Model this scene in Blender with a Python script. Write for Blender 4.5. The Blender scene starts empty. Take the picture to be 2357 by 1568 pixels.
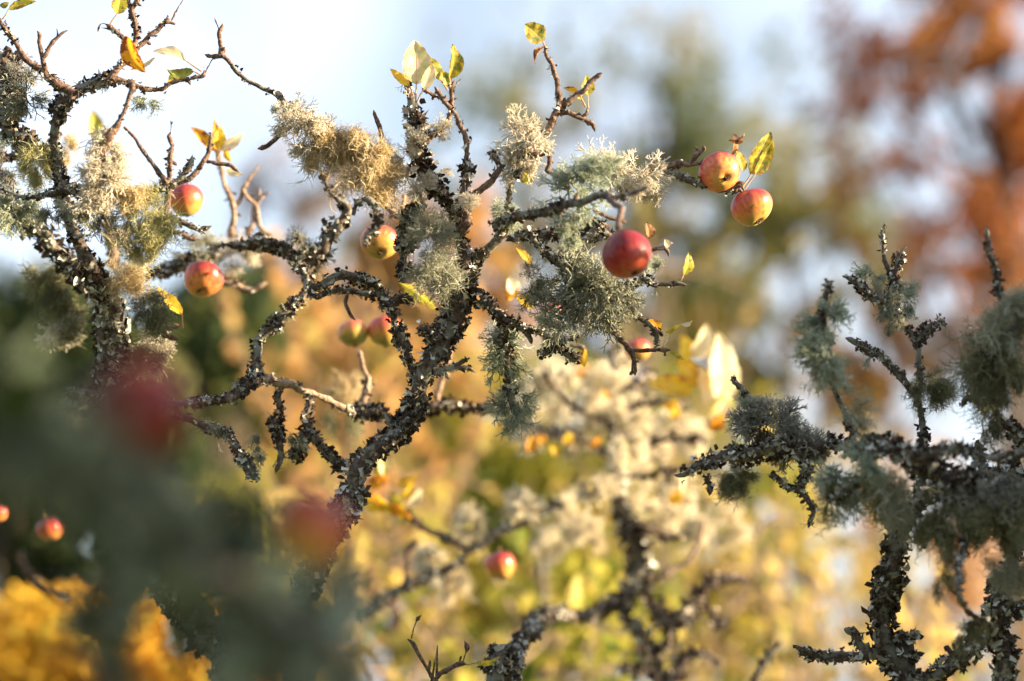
import bpy, math, random
import numpy as np
from mathutils import Vector, Matrix
R = math.radians
scene = bpy.context.scene
C = scene.collection
rng = np.random.default_rng(11)
random.seed(11)

# ---------------------------------------------------------------- camera
PITCH = 10.0
CAM = np.array([0.0, 0.0, 1.6])
LENS = 85.0
cam_d = bpy.data.cameras.new("camera"); cam = bpy.data.objects.new("camera", cam_d); C.objects.link(cam)
cam.location = CAM; cam.rotation_euler = (R(90 + PITCH), 0, 0)
cam_d.lens = LENS; cam_d.sensor_width = 36.0; cam_d.clip_start = 0.05; cam_d.clip_end = 3000
cam_d.dof.use_dof = True; cam_d.dof.focus_distance = 2.9; cam_d.dof.aperture_fstop = 1.9
scene.camera = cam
scene.view_settings.view_transform = 'Standard'; scene.view_settings.look = 'None'
scene.view_settings.exposure = 2.05; scene.view_settings.gamma = 1.0

# ---------------------------------------------------------------- sky and sun
SUN = Vector((0.95, -0.12, 0.24)).normalized()
w = bpy.data.worlds.new("World"); scene.world = w; w.use_nodes = True
nt = w.node_tree; bg = nt.nodes['Background']
sky = nt.nodes.new('ShaderNodeTexSky'); sky.sky_type = 'NISHITA'; sky.sun_disc = False
sky.sun_elevation = math.asin(SUN.z); sky.sun_rotation = math.atan2(SUN.x, SUN.y)
sky.air_density = 1.0; sky.dust_density = 2.0; sky.ozone_density = 1.2
# thin bright cloud over the blue
tc = nt.nodes.new('ShaderNodeTexCoord'); no = nt.nodes.new('ShaderNodeTexNoise')
no.inputs['Scale'].default_value = 5.0; no.inputs['Detail'].default_value = 3.0
rp = nt.nodes.new('ShaderNodeValToRGB'); rp.color_ramp.elements[0].position = .35; rp.color_ramp.elements[1].position = .75
rp.color_ramp.elements[0].color = (.2,)*3+(1,); rp.color_ramp.elements[1].color = (.75,)*3+(1,)
mx = nt.nodes.new('ShaderNodeMixRGB'); mx.inputs[2].default_value = (6.6, 7.2, 8.3, 1)
nt.links.new(tc.outputs['Generated'], no.inputs['Vector']); nt.links.new(no.outputs['Fac'], rp.inputs['Fac'])
nt.links.new(rp.outputs['Color'], mx.inputs[0]); nt.links.new(sky.outputs['Color'], mx.inputs[1])
nt.links.new(mx.outputs['Color'], bg.inputs['Color']); bg.inputs['Strength'].default_value = 0.058
sd = bpy.data.lights.new("sun", 'SUN'); sun = bpy.data.objects.new("sun", sd); C.objects.link(sun)
sd.energy = 5.0; sd.angle = R(0.5); sd.color = (1.0, 0.77, 0.49)
sun.rotation_euler = SUN.to_track_quat('Z', 'Y').to_euler(); sun.location = (6, 3, 8)

# ---------------------------------------------------------------- picture coordinates -> points in the place
cp, sp = math.cos(R(PITCH)), math.sin(R(PITCH))
RIGHT = np.array([1., 0, 0]); FWD = np.array([0, cp, sp]); UP = np.array([0, -sp, cp])
K = 36.0 / LENS / 2357.0
TT = dict(A=(0, 0), B=(1000, 0), C=(2000, 0), D=(0, 600), E=(1000, 600), F=(2000, 600), G=(2996, 700), H=(0, 1300),
          I=(1000, 1300), J=(2000, 1300), K=(2996, 1300), L=(0, 1995), M=(1000, 1995), N=(2000, 1995), O=(2996, 1995), Q=(2996, 0))
S1, S2 = 1.7378, 3.7236
def uv(t, x, y):
    if t == 'Z': return x, y
    a, b = TT[t]; return a / S1 + x / S2, b / S1 + y / S2
def at(u, v, d): return CAM + FWD * d + RIGHT * ((u - 1178.5) * K * d) - UP * ((v - 784) * K * d)
def pt(t, x, y, d): u, v = uv(t, x, y); return at(u, v, d)
def mm(t, wpx, d): return wpx * K * d / (1 if t == 'Z' else S2)

# ---------------------------------------------------------------- mesh helpers
def mesh(name, V, F, mat, parent=None, smooth=True, tint=None, uvs=None, loc=None):
    V = np.asarray(V, np.float64); F = np.asarray(F, np.int32)
    off = np.zeros(3)
    if parent is not None and not parent.get('_local'): off = np.array(parent.get('_w', [0, 0, 0]), float)
    o_loc = np.zeros(3)
    if loc is not None: o_loc = np.asarray(loc, float) - off
    V = V - off - o_loc
    me = bpy.data.meshes.new(name); n, k = len(V), F.shape[1]
    me.vertices.add(n); me.vertices.foreach_set('co', V.astype(np.float32).ravel())
    me.loops.add(F.size); me.loops.foreach_set('vertex_index', F.ravel())
    me.polygons.add(len(F)); me.polygons.foreach_set('loop_start', np.arange(len(F), dtype=np.int32) * k)
    if smooth: me.polygons.foreach_set('use_smooth', np.ones(len(F), bool))
    if tint is not None:
        a = me.attributes.new('tint', 'FLOAT', 'POINT'); a.data.foreach_set('value', np.asarray(tint, np.float32))
    if uvs is not None:
        l = me.uv_layers.new(name='UVMap'); l.data.foreach_set('uv', np.asarray(uvs, np.float32)[F.ravel()].ravel())
    me.update(calc_edges=True); me.validate()
    me.materials.append(mat)
    o = bpy.data.objects.new(name, me); C.objects.link(o); o.location = o_loc
    if parent is not None: o.parent = parent
    o['_w'] = list(off + o_loc)
    return o
def empty(name, loc, label=None, cat=None, group=None):
    o = bpy.data.objects.new(name, None); C.objects.link(o); o.location = loc; o['_w'] = list(map(float, loc))
    o.empty_display_size = .02
    return tag(o, label, cat, group)
def tag(o, label=None, cat=None, group=None, kind=None):
    if label: o['label'] = label
    if cat: o['category'] = cat
    if group: o['group'] = group
    if kind: o['kind'] = kind
    return o
def cat_parts(parts):
    Vs, Fs, Ts, b = [], [], [], 0
    for p in parts:
        Vs.append(p[0]); Fs.append(p[1] + b); b += len(p[0])
        Ts.append(p[2] if len(p) > 2 else np.full(len(p[0]), .5))
    return np.concatenate(Vs), np.concatenate(Fs), np.concatenate(Ts)

def spline(P, step):
    P = np.asarray(P, float)
    if len(P) == 2: P = np.array([P[0], (P[0] + P[1]) / 2, P[1]])
    Q = np.vstack([2 * P[0] - P[1], P, 2 * P[-1] - P[-2]]); out = []
    for i in range(1, len(Q) - 2):
        a, b, c, d = Q[i - 1:i + 3]; n = max(2, int(np.linalg.norm((c - b)[:3]) / step))
        t = (np.arange(n) / n)[:, None]
        out.append(.5 * (2 * b + (c - a) * t + (2 * a - 5 * b + 4 * c - d) * t * t + (3 * b - a - 3 * c + d) * t ** 3))
    out.append(Q[-2][None]); return np.vstack(out)
def frames(P):
    T = np.gradient(P, axis=0); T /= np.linalg.norm(T, axis=1)[:, None] + 1e-12
    N = np.zeros_like(T); a = np.array([0, 0, 1.]) if abs(T[0, 2]) < .9 else np.array([1., 0, 0])
    n = np.cross(T[0], a); n /= np.linalg.norm(n)
    for i in range(len(P)):
        n = n - T[i] * (n @ T[i]); n /= np.linalg.norm(n) + 1e-12; N[i] = n
    return T, N, np.cross(T, N)
def smooth_noise(n, m, r, amp=1.):
    """m anchors of random values interpolated over n samples"""
    m = max(2, int(m)); a = r.normal(0, amp, m); return np.interp(np.linspace(0, m - 1, n), np.arange(m), a)
def tube(P, rad, k=10, rough=0., r=None, wr=0.):
    n = len(P); T, N, B = frames(P); th = np.arange(k) / k * 2 * np.pi
    rr = np.repeat(rad[:, None], k, 1)
    if rough:
        g = r.normal(0, 1, (n, k)); g = (g + np.roll(g, 1, 1) + np.roll(g, 1, 0)) / 1.7
        rr = rr * (1 + rough * g)
    if wr: rr = rr * (1 + wr * (r.random(n)[:, None] - .5))
    V = P[:, None, :] + rr[..., None] * (np.cos(th)[None, :, None] * N[:, None] + np.sin(th)[None, :, None] * B[:, None])
    i = np.arange(n - 1)[:, None] * k; j = np.arange(k)[None]; j2 = (j + 1) % k
    F = np.stack([i + j, i + j2, i + k + j2, i + k + j], -1).reshape(-1, 4)
    return V.reshape(-1, 3), F

# ---------------------------------------------------------------- materials
def newmat(name):
    m = bpy.data.materials.new(name); m.use_nodes = True; n = m.node_tree.nodes; l = m.node_tree.links
    return m, n, l, n['Principled BSDF'], n['Material Output']
def ramp(n, stops, interp='LINEAR'):
    r = n.new('ShaderNodeValToRGB'); e = r.color_ramp.elements; r.color_ramp.interpolation = interp
    while len(e) > 1: e.remove(e[-1])
    e[0].position = stops[0][0]; e[0].color = (*stops[0][1], 1)
    for p, c in stops[1:]: x = e.new(p); x.color = (*c, 1)
    return r
def noise(n, l, scale, detail=4, coord='Object', rough=.6):
    t = n.new('ShaderNodeTexCoord'); a = n.new('ShaderNodeTexNoise'); a.inputs['Scale'].default_value = scale
    a.inputs['Detail'].default_value = detail; a.inputs['Roughness'].default_value = rough
    l.new(t.outputs[coord], a.inputs['Vector']); return a
def bark_mat(name, dark, mid, light, scale=160, lich=None):
    m, n, l, b, o = newmat(name)
    a = noise(n, l, scale); r = ramp(n, [(.32, dark), (.5, mid), (.7, light)]); l.new(a.outputs['Fac'], r.inputs['Fac'])
    src = r.outputs['Color']
    if lich:
        a2 = noise(n, l, scale * .28, 5); r2 = ramp(n, [(.50, (0, 0, 0)), (.56, (1, 1, 1))]); l.new(a2.outputs['Fac'], r2.inputs['Fac'])
        mxx = n.new('ShaderNodeMixRGB'); mxx.inputs[2].default_value = (*lich, 1); l.new(r2.outputs['Color'], mxx.inputs[0]); l.new(src, mxx.inputs[1]); src = mxx.outputs['Color']
    l.new(src, b.inputs['Base Color']); b.inputs['Roughness'].default_value = .85
    bp = n.new('ShaderNodeBump'); bp.inputs['Strength'].default_value = .9; bp.inputs['Distance'].default_value = .002
    l.new(a.outputs['Fac'], bp.inputs['Height']); l.new(bp.outputs['Normal'], b.inputs['Normal'])
    return m
def tint_mat(name, stops, back=None, trans=0., rough=.9, tcol=None, tmul=1.):
    m, n, l, b, o = newmat(name)
    at_ = n.new('ShaderNodeAttribute'); at_.attribute_name = 'tint'
    r = ramp(n, stops); l.new(at_.outputs['Fac'], r.inputs['Fac']); src = r.outputs['Color']
    if back:
        g = n.new('ShaderNodeNewGeometry'); q = n.new('ShaderNodeMixRGB'); q.inputs[2].default_value = (*back, 1)
        l.new(g.outputs['Backfacing'], q.inputs[0]); l.new(src, q.inputs[1]); src = q.outputs['Color']
    l.new(src, b.inputs['Base Color']); b.inputs['Roughness'].default_value = rough
    b.inputs['Specular IOR Level'].default_value = .2
    if trans:
        t = n.new('ShaderNodeBsdfTranslucent'); ms = n.new('ShaderNodeMixShader'); ms.inputs[0].default_value = trans
        l.new(src, t.inputs['Color']); l.new(b.outputs[0], ms.inputs[1]); l.new(t.outputs[0], ms.inputs[2]); l.new(ms.outputs[0], o.inputs['Surface'])
    return m
M = {}
M['bark'] = bark_mat('bark', (.035, .024, .019), (.09, .064, .05), (.20, .155, .12), 170, (.20, .205, .17))
M['twig'] = bark_mat('twig_bark', (.05, .028, .022), (.14, .085, .062), (.30, .21, .155), 260)
M['pale'] = bark_mat('pale_twig', (.13, .08, .055), (.30, .21, .15), (.5, .38, .28), 200)
M['farbark'] = bark_mat('distant_bark', (.05, .035, .03), (.11, .08, .06), (.2, .16, .12), 20)
M['crust'] = tint_mat('leafy_lichen', [(0, (.045, .033, .027)), (.30, (.125, .098, .08)), (.5, (.25, .235, .19)), (.75, (.48, .475, .41)), (1, (.74, .75, .69))], back=(.08, .058, .047))
M['crust_warm'] = tint_mat('warm_leafy_lichen', [(0, (.035, .02, .015)), (.35, (.08, .055, .04)), (.55, (.36, .30, .23)), (1, (.75, .66, .54))], back=(.06, .038, .026))
M['antler'] = tint_mat('cream_lichen', [(0, (.50, .43, .33)), (.5, (.74, .68, .55)), (1, (.88, .84, .73))], trans=.35)
M['antler_green'] = tint_mat('grey_green_lichen', [(0, (.22, .25, .18)), (.5, (.42, .48, .36)), (1, (.62, .68, .55))], trans=.32)
M['antler_olive'] = tint_mat('olive_grey_lichen', [(0, (.16, .16, .11)), (.5, (.34, .35, .26)), (1, (.56, .57, .46))], trans=.32)
M['antler_grey'] = tint_mat('brown_grey_lichen', [(0, (.10, .085, .065)), (.5, (.24, .22, .18)), (1, (.46, .46, .41))], trans=.1)
M['beard'] = tint_mat('straw_beard_lichen', [(0, (.55, .43, .25)), (.5, (.78, .66, .42)), (1, (.9, .82, .60))], trans=.5)
M['beard_green'] = tint_mat('yellow_green_beard', [(0, (.46, .44, .2)), (.5, (.68, .66, .36)), (1, (.85, .84, .58))], trans=.5)
M['glow'] = tint_mat('sunlit_cream_lichen', [(0, (.18, .12, .07)), (.22, (.60, .47, .28)), (.45, (.90, .80, .55)), (1, (.96, .92, .78))], trans=.25)  # cream lichen with the sunlight on it put into a brighter, warmer colour
M['near'] = tint_mat('near_shaded_lichen', [(0, (.03, .045, .025)), (.5, (.11, .15, .10)), (1, (.36, .43, .35))], trans=.1)  # grey green lichen with the shade of the near boughs put into its colour
M['beard_olive'] = tint_mat('olive_beard', [(0, (.13, .12, .06)), (.5, (.25, .25, .14)), (1, (.42, .43, .27))], trans=.2)
M['beard_grey'] = tint_mat('grey_beard', [(0, (.28, .28, .20)), (.5, (.44, .45, .34)), (1, (.62, .63, .50))], trans=.2)

G1 = G2 = G3 = G4 = None
# ---------------------------------------------------------------- lichen building blocks
def flake_proto(r):
    k = 7; th = np.arange(k) / k * 2 * np.pi + r.uniform(0, 6)
    lob = 1 + .45 * np.sin(th * r.integers(2, 4) + r.uniform(0, 6)) + r.normal(0, .16, k)
    r1 = .5 * (1 + r.normal(0, .1, k)); r2 = lob
    cup = r.uniform(-.2, .7)
    V = [[0, 0, 0]] + [[r1[i] * math.cos(th[i]), r1[i] * math.sin(th[i]), cup * .3 + r.normal(0, .1)] for i in range(k)] + \
        [[r2[i] * math.cos(th[i]), r2[i] * math.sin(th[i]), cup * lob[i] ** 2 + r.normal(0, .35)] for i in range(k)]
    F = []
    for i in range(k):
        j = (i + 1) % k
        F.append([0, 1 + i, 1 + j]); F.append([1 + i, 1 + k + i, 1 + k + j]); F.append([1 + i, 1 + k + j, 1 + j])
    return np.array(V), np.array(F)
def chain(P, r0, r1, k=3):
    P = np.asarray(P, float); rad = np.linspace(r0, r1, len(P)); return tube(P, rad, k)
def antler_proto(r, levels=4):
    parts = []
    def grow(p, d, L, w, lev):
        n = np.array([r.normal(), r.normal(), r.normal()]); q = p + d * L * .5 + n * L * .09; e = p + d * L + n * L * .03
        V, F = chain([p, q, e], w, w * .78, 3); parts.append((V, F, np.full(len(V), 1 - lev / (levels + 1.))))
        if lev == 0: return
        ax = np.cross(d, r.normal(size=3)); ax /= np.linalg.norm(ax)
        for s in ((1, -1) if r.random() < .9 else (1, -1, .1)):
            dd = d + ax * s * r.uniform(.35, .8); dd /= np.linalg.norm(dd)
            grow(e, dd, L * r.uniform(.6, .95), w * .76, lev - 1)
        if lev > 1 and r.random() < .6:
            dd = d + r.normal(0, .8, 3); dd /= np.linalg.norm(dd); grow(q, dd, L * .5, w * .6, 0)
    grow(np.zeros(3), np.array([0, 0, 1.]), .30, .042, levels)
    return cat_parts(parts)
def hair_proto(r, segs=12, side=8):
    parts = []
    t = np.linspace(0, 1, segs + 1)
    f1, f2 = r.uniform(1.2, 3.2, 2); a1, a2 = r.uniform(.03, .16, 2)
    P = np.stack([a1 * np.sin(f1 * t * 6.28 + r.uniform(0, 6)) * t ** .5 + .05 * np.sin(9 * t + r.uniform(0, 6)),
                  a2 * np.sin(f2 * t * 6.28 + r.uniform(0, 6)) * t ** .5, t], 1)
    P = P - P[0]
    V, F = chain(P, .016, .010); parts.append((V, F, np.interp(V[:, 2], [0, 1], [.2, .8])))
    for i in range(side):
        j = r.integers(1, segs); L = r.uniform(.2, .55); s = np.linspace(0, 1, 6)[:, None]
        d = r.normal(0, 1, 3); d[2] = abs(d[2]) * .8; d /= np.linalg.norm(d); c = r.normal(0, .5, 3)
        Q = P[j] + L * (d * s + c * s * s * .6 + .06 * np.sin(s * 9 + r.uniform(0, 6)) * r.normal(0, 1, 3))
        V, F = chain(Q, .012, .006); parts.append((V, F, np.full(len(V), r.uniform(.3, 1))))
    return cat_parts(parts)
pr = np.random.default_rng(5)
FLAKES = [flake_proto(pr) for _ in range(14)]
ANT = [antler_proto(pr, 4) for _ in range(9)]
ANTLO = [antler_proto(pr, 3) for _ in range(7)]
HAIR = [hair_proto(pr) for _ in range(12)]
def basis(Z, r):
    """random rotations whose local z is Z (n,3) -> (n,3,3) columns x,y,z"""
    n = len(Z); Z = Z / (np.linalg.norm(Z, axis=1)[:, None] + 1e-12)
    A = r.normal(size=(n, 3)); X = np.cross(A, Z); X /= np.linalg.norm(X, axis=1)[:, None] + 1e-12
    return np.stack([X, np.cross(Z, X), Z], -1)
def scatter(protos, P, Z, S, r, tj=.25, tmean=None):
    """place prototypes at P, local z along Z, scale S"""
    n = len(P)
    if n == 0: return None
    Bm = basis(Z, r) * np.asarray(S)[:, None, None]; pick = r.integers(0, len(protos), n); out = []
    for k, pv in enumerate(protos):
        idx = np.nonzero(pick == k)[0]
        if len(idx) == 0: continue
        V0, F0 = pv[0], pv[1]
        V = np.einsum('nij,vj->nvi', Bm[idx], V0) + P[idx][:, None]
        F = F0[None] + (np.arange(len(idx)) * len(V0))[:, None, None]
        t0 = pv[2][None] if len(pv) > 2 else np.full((1, len(V0)), .5)
        tm = 0 if tmean is None else np.asarray(tmean)[idx][:, None]
        T = np.clip(t0 + tm + r.normal(0, tj, (len(idx), 1)), 0, 1)
        out.append((V.reshape(-1, 3), F.reshape(-1, F0.shape[1]), T.reshape(-1)))
    return cat_parts(out)

# ---------------------------------------------------------------- branches
def limb(root, name, t, d, pts, cov=.6, mat='bark', spur=1., fs=1., cmat='crust', to_ground=False, wig=1., tip=True, seed=None):
    """pts (x, y, width) in picture tile t; d = depth or list of depths; cov = how much leafy lichen"""
    r = np.random.default_rng(seed if seed is not None else int(abs(pts[0][0] * 7 + pts[0][1] * 13 + pts[-1][0] * 3 + pts[-1][1])) + 1)
    ds = np.interp(np.linspace(0, 1, len(pts)), np.linspace(0, 1, len(d)), d) if isinstance(d, (list, tuple)) else np.full(len(pts), float(d))
    Q = np.array([np.append(pt(t, p[0], p[1], dd), mm(t, p[2], dd) / 2) for p, dd in zip(pts, ds)])
    shrink = .82 if cov > .3 else .95
    Q[:, 3] *= shrink
    if to_ground:
        e = Q[-1] if to_ground == 'end' else Q[0]
        g = np.array([[e[0] - .03, e[1] + .02, max(e[2] * .55, .3), max(e[3] * 1.15, .045)], [e[0] + .04, e[1] + .05, .25, .065], [e[0] + .03, e[1] + .05, -.05, .10]])
        Q = np.vstack([Q, g]) if to_ground == 'end' else np.vstack([g[::-1], Q])
    dm = float(np.mean(ds)); blur = abs(dm - 2.9) / dm
    wm = float(np.mean(Q[:, 3])); step = max(.0022, min(.006, wm * .35)) * (1 + 3 * blur)
    S = spline(Q, step); P, rad = S[:, :3], np.maximum(S[:, 3], .0006)
    n = len(P); L = np.sum(np.linalg.norm(np.diff(P, axis=0), axis=1))
    for ax in range(3):
        P[:, ax] += smooth_noise(n, L / (wm * 3.2) + 2, r, 1.) * rad * .22 * wig * (1.6 if ax == 1 else 1)
    rad *= 1 + np.clip(smooth_noise(n, L / (wm * 1.6) + 3, r, .10), -.2, .25)
    if tip and n > 6:
        m = min(4, n - 2); rad[-m:] *= np.array([1.12, 1.15, .85, .35])[-m:]
    parts = [tube(P, rad, 12 if wm > .006 else 8, .07 if wm > .006 else .05, r, .12)]
    T, N, B = frames(P)
    # fruiting spurs and buds
    ns = int(L / .045 * spur * r.uniform(.6, 1.2)) if blur < .6 else 0
    for _ in range(ns):
        i = r.integers(int(n * .05), max(int(n * .95), 1)); 
        if i >= n: continue
        a = r.uniform(0, 6.28); dirn = math.cos(a) * N[i] + math.sin(a) * B[i] + T[i] * r.uniform(0, .8); dirn /= np.linalg.norm(dirn)
        ln = r.uniform(.5, 1.0) * min(max(rad[i] * 1.6, .004), .016) + rad[i]; w0 = min(rad[i] * .55, .0035)
        s = np.linspace(0, 1, 6)[:, None]; sp_ = P[i] + dirn * ln * s + r.normal(0, .15, 3) * ln * s * s
        parts.append(tube(sp_, w0 * np.array([1, .9, .95, 1.1, .9, .3]), 7, .08, r, .25))
    V, F, _ = cat_parts(parts)
    o = mesh(name, V, F, M[mat], root)
    # leafy lichen sub-part
    if cov > .05:
        size = np.clip(.0027 * fs * (1 + 2. * blur), .0022, .010)
        seg = np.linalg.norm(np.gradient(P, axis=0), axis=1); area = 2 * np.pi * rad * seg
        uvv = (P - CAM) @ UP / ((P - CAM) @ FWD) / K; vis = np.abs(uvv) < 830
        patch = np.clip(.65 + smooth_noise(n, L / .022 + 3, r, .55), .22 if cov > .6 else .05, 1.5)
        lam = area * patch * vis; N_ = int(min(cov * np.sum(lam) / (size ** 2 * .95), 30000))
        if N_ > 4:
            i = r.choice(n, N_, p=lam / lam.sum()); a = r.uniform(0, 6.28, N_)
            # clusters: quantise angle a little so bare bark shows between
            a = a + .5 * np.sin(3 * a + i * .12)
            nrm = np.cos(a)[:, None] * N[i] + np.sin(a)[:, None] * B[i]
            sz = size * r.uniform(.45, 1.35, N_) * np.clip((rad[i] / .006) ** .35, .6, 1.3)
            lift = rad[i] * .97 + sz * r.uniform(0, .75 + .7 * (cov > .85), N_)
            pos = P[i] + nrm * lift[:, None] + T[i] * r.normal(0, .002, (N_, 1))
            Z = nrm + r.normal(0, .85, (N_, 3)) + np.array([0, 0, .25])
            pal = np.clip(smooth_noise(n, L / .02 + 3, r, .16), -.3, .3)[i]
            V, F, Tt = scatter(FLAKES, pos, Z, sz, r, .34, pal)
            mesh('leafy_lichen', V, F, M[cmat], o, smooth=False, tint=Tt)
            nf = int(min(N_ / 26, 700)) if cov > .4 and cmat != 'near' else 0
            if nf > 5:
                j = r.integers(0, N_, nf); sc_ = r.uniform(.006, .013, nf) * (1 + blur)
                V, F, Tt = scatter(ANTLO, P[i[j]] + nrm[j] * (rad[i[j]] * .95)[:, None], nrm[j] + r.normal(0, .6, (nf, 3)) - np.array([0, 0, .3]), sc_, r, .2)
                mesh('lichen_fringe', V, F, M['antler' if cmat == 'crust_warm' else r.choice(['antler_olive', 'antler_green'])], o, smooth=False, tint=Tt)
    return o

def tuft(kind, u, v, rx, ry, d, label, mat, n=None, size=None, grav=.3, group='lichen tufts on the apple branches', seed=None, core=.55, thick=1., name=None, sparse=1., dz=None):
    """one lichen tuft: antler-like straps ('antler') or threads ('beard')"""
    r = np.random.default_rng(seed if seed is not None else int(u * 3 + v * 7))
    if group == G4 and d < 2.75: rx *= 1.15; ry *= 1.1; n = n and int(n * 1.3)
    c = at(u, v, d); ax, ay = rx * K * d, ry * K * d; az = dz if dz else min(ax, ay) * .8
    blur = abs(d - 2.9) / d
    L = size if size else (.55 * min(ax, ay) + .006)
    if kind == 'antler':
        area = ax * ay * 3.14; N = n or int(np.clip(area / (L * L) * 26 * sparse, 20, 420)); protos = ANT if blur < .12 else ANTLO
    else:
        area = ax * ay * 3.14; N = n or int(np.clip(area / (L * L) * 75 * sparse + 60, 60, 520)); protos = HAIR
    ns = int(np.clip(N / 22, 3, 16)); sq = r.normal(size=(ns, 3)); sq /= np.linalg.norm(sq, axis=1)[:, None]; sq *= (r.uniform(.15, 1, ns) ** .5)[:, None] * core * 1.35
    si = r.integers(0, ns, N); q = sq[si] + r.normal(0, .13, (N, 3))
    pos = c + q[:, :1] * ax * RIGHT + q[:, 1:2] * ay * UP + q[:, 2:] * az * FWD
    sd_ = sq[:, :1] * ax * RIGHT + sq[:, 1:2] * ay * UP + sq[:, 2:] * az * FWD
    sd_ = sd_ / (np.linalg.norm(sd_, axis=1)[:, None] + 1e-9) + r.normal(0, .35, (ns, 3))
    Z = sd_[si] + r.normal(0, .55 if kind == 'antler' else .33, (N, 3)) - np.array([0, 0, 1]) * grav
    sc = L * r.uniform(.5, 1.2, N) * r.uniform(.7, 1.25, ns)[si]
    st = r.random(N) < .12; sc = np.where(st, sc * 1.55, sc); Z = Z + st[:, None] * (np.array([0, 0, -.5 if grav >= 0 else .3]) + r.normal(0, .5, (N, 3)))
    V, F, T = scatter(protos, pos, Z, sc, r, .34 if group == G3 else .2)
    if kind == 'beard':      # gravity bends the threads
        zz = (V[:, 2] - c[2]) / max(ay, .01)
        V[:, 2] -= .10 * ay * (1 - np.clip(zz, -1, 1)) * .5
    o = mesh(name or ('beard_lichen' if kind == 'beard' else 'branching_lichen'), V, F, mat, None, smooth=False, tint=T, loc=c)
    return tag(o, label, 'lichen', group)

# ---------------------------------------------------------------- ground
def ground():
    n = 60; xs = np.sign(np.linspace(-1, 1, n)) * np.abs(np.linspace(-1, 1, n)) ** 3 * 1200
    X, Y = np.meshgrid(xs, xs + 0.0); Z = .25 * np.sin(X * .07) * np.cos(Y * .05) * np.clip(np.hypot(X, Y) / 30, 0, 1) 
    V = np.stack([X, Y, Z], -1).reshape(-1, 3); i = np.arange(n - 1)[:, None] * n; j = np.arange(n - 1)[None]
    F = np.stack([i + j, i + j + 1, i + n + j + 1, i + n + j], -1).reshape(-1, 4)
    m, nn, l, b, o = newmat('meadow'); a = noise(nn, l, 1.2, 6); r = ramp(nn, [(.35, (.05, .07, .02)), (.55, (.12, .12, .035)), (.7, (.28, .20, .06))])
    l.new(a.outputs['Fac'], r.inputs['Fac']); l.new(r.outputs['Color'], b.inputs['Base Color']); b.inputs['Roughness'].default_value = .95
    tag(mesh('ground', V, F, m), kind='structure')
ground()

# ---------------------------------------------------------------- background trees
def leafstops(cols): return [(i / (len(cols) - 1), c) for i, c in enumerate(cols)]
FM = {
 'orange': tint_mat('rust_foliage', leafstops([(.20, .07, .03), (.42, .14, .035), (.50, .21, .06), (.32, .22, .11)]), trans=.45),
 'olive': tint_mat('olive_foliage', leafstops([(.05, .08, .04), (.12, .15, .05), (.24, .23, .07), (.36, .27, .08)]), trans=.4),
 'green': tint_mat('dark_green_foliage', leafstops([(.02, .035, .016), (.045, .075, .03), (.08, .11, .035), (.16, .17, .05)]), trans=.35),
 'gold': tint_mat('golden_foliage', leafstops([(.14, .17, .05), (.46, .34, .08), (.70, .52, .17), (.28, .33, .07)]), trans=.5),
 'amber': tint_mat('amber_foliage', leafstops([(.28, .17, .08), (.55, .31, .11), (.66, .42, .18), (.36, .30, .09)]), trans=.5),
 'yellow': tint_mat('bright_yellow_foliage', leafstops([(.5, .30, .03), (.78, .46, .04), (.88, .58, .08), (.48, .44, .06)]), trans=.55),
 'lime': tint_mat('yellow_green_foliage', leafstops([(.08, .13, .02), (.26, .28, .04), (.46, .42, .07), (.62, .48, .12)]), trans=.5),
 'brown': tint_mat('brown_pink_foliage', leafstops([(.16, .10, .07), (.32, .20, .13), (.40, .28, .20), (.35, .3, .2)]), trans=.45),
}
LEAFP = []
for _k in range(6):
    _a = pr.uniform(.15, .5)
    LEAFP.append((np.array([[0, -.5, 0], [.32, -.1, _a * .2], [.28, .25, _a * .3], [0, .55, 0], [-.28, .25, _a * .3], [-.32, -.1, _a * .2]]),
                  np.array([[0, 1, 2, 3], [0, 3, 4, 5]])))
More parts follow.
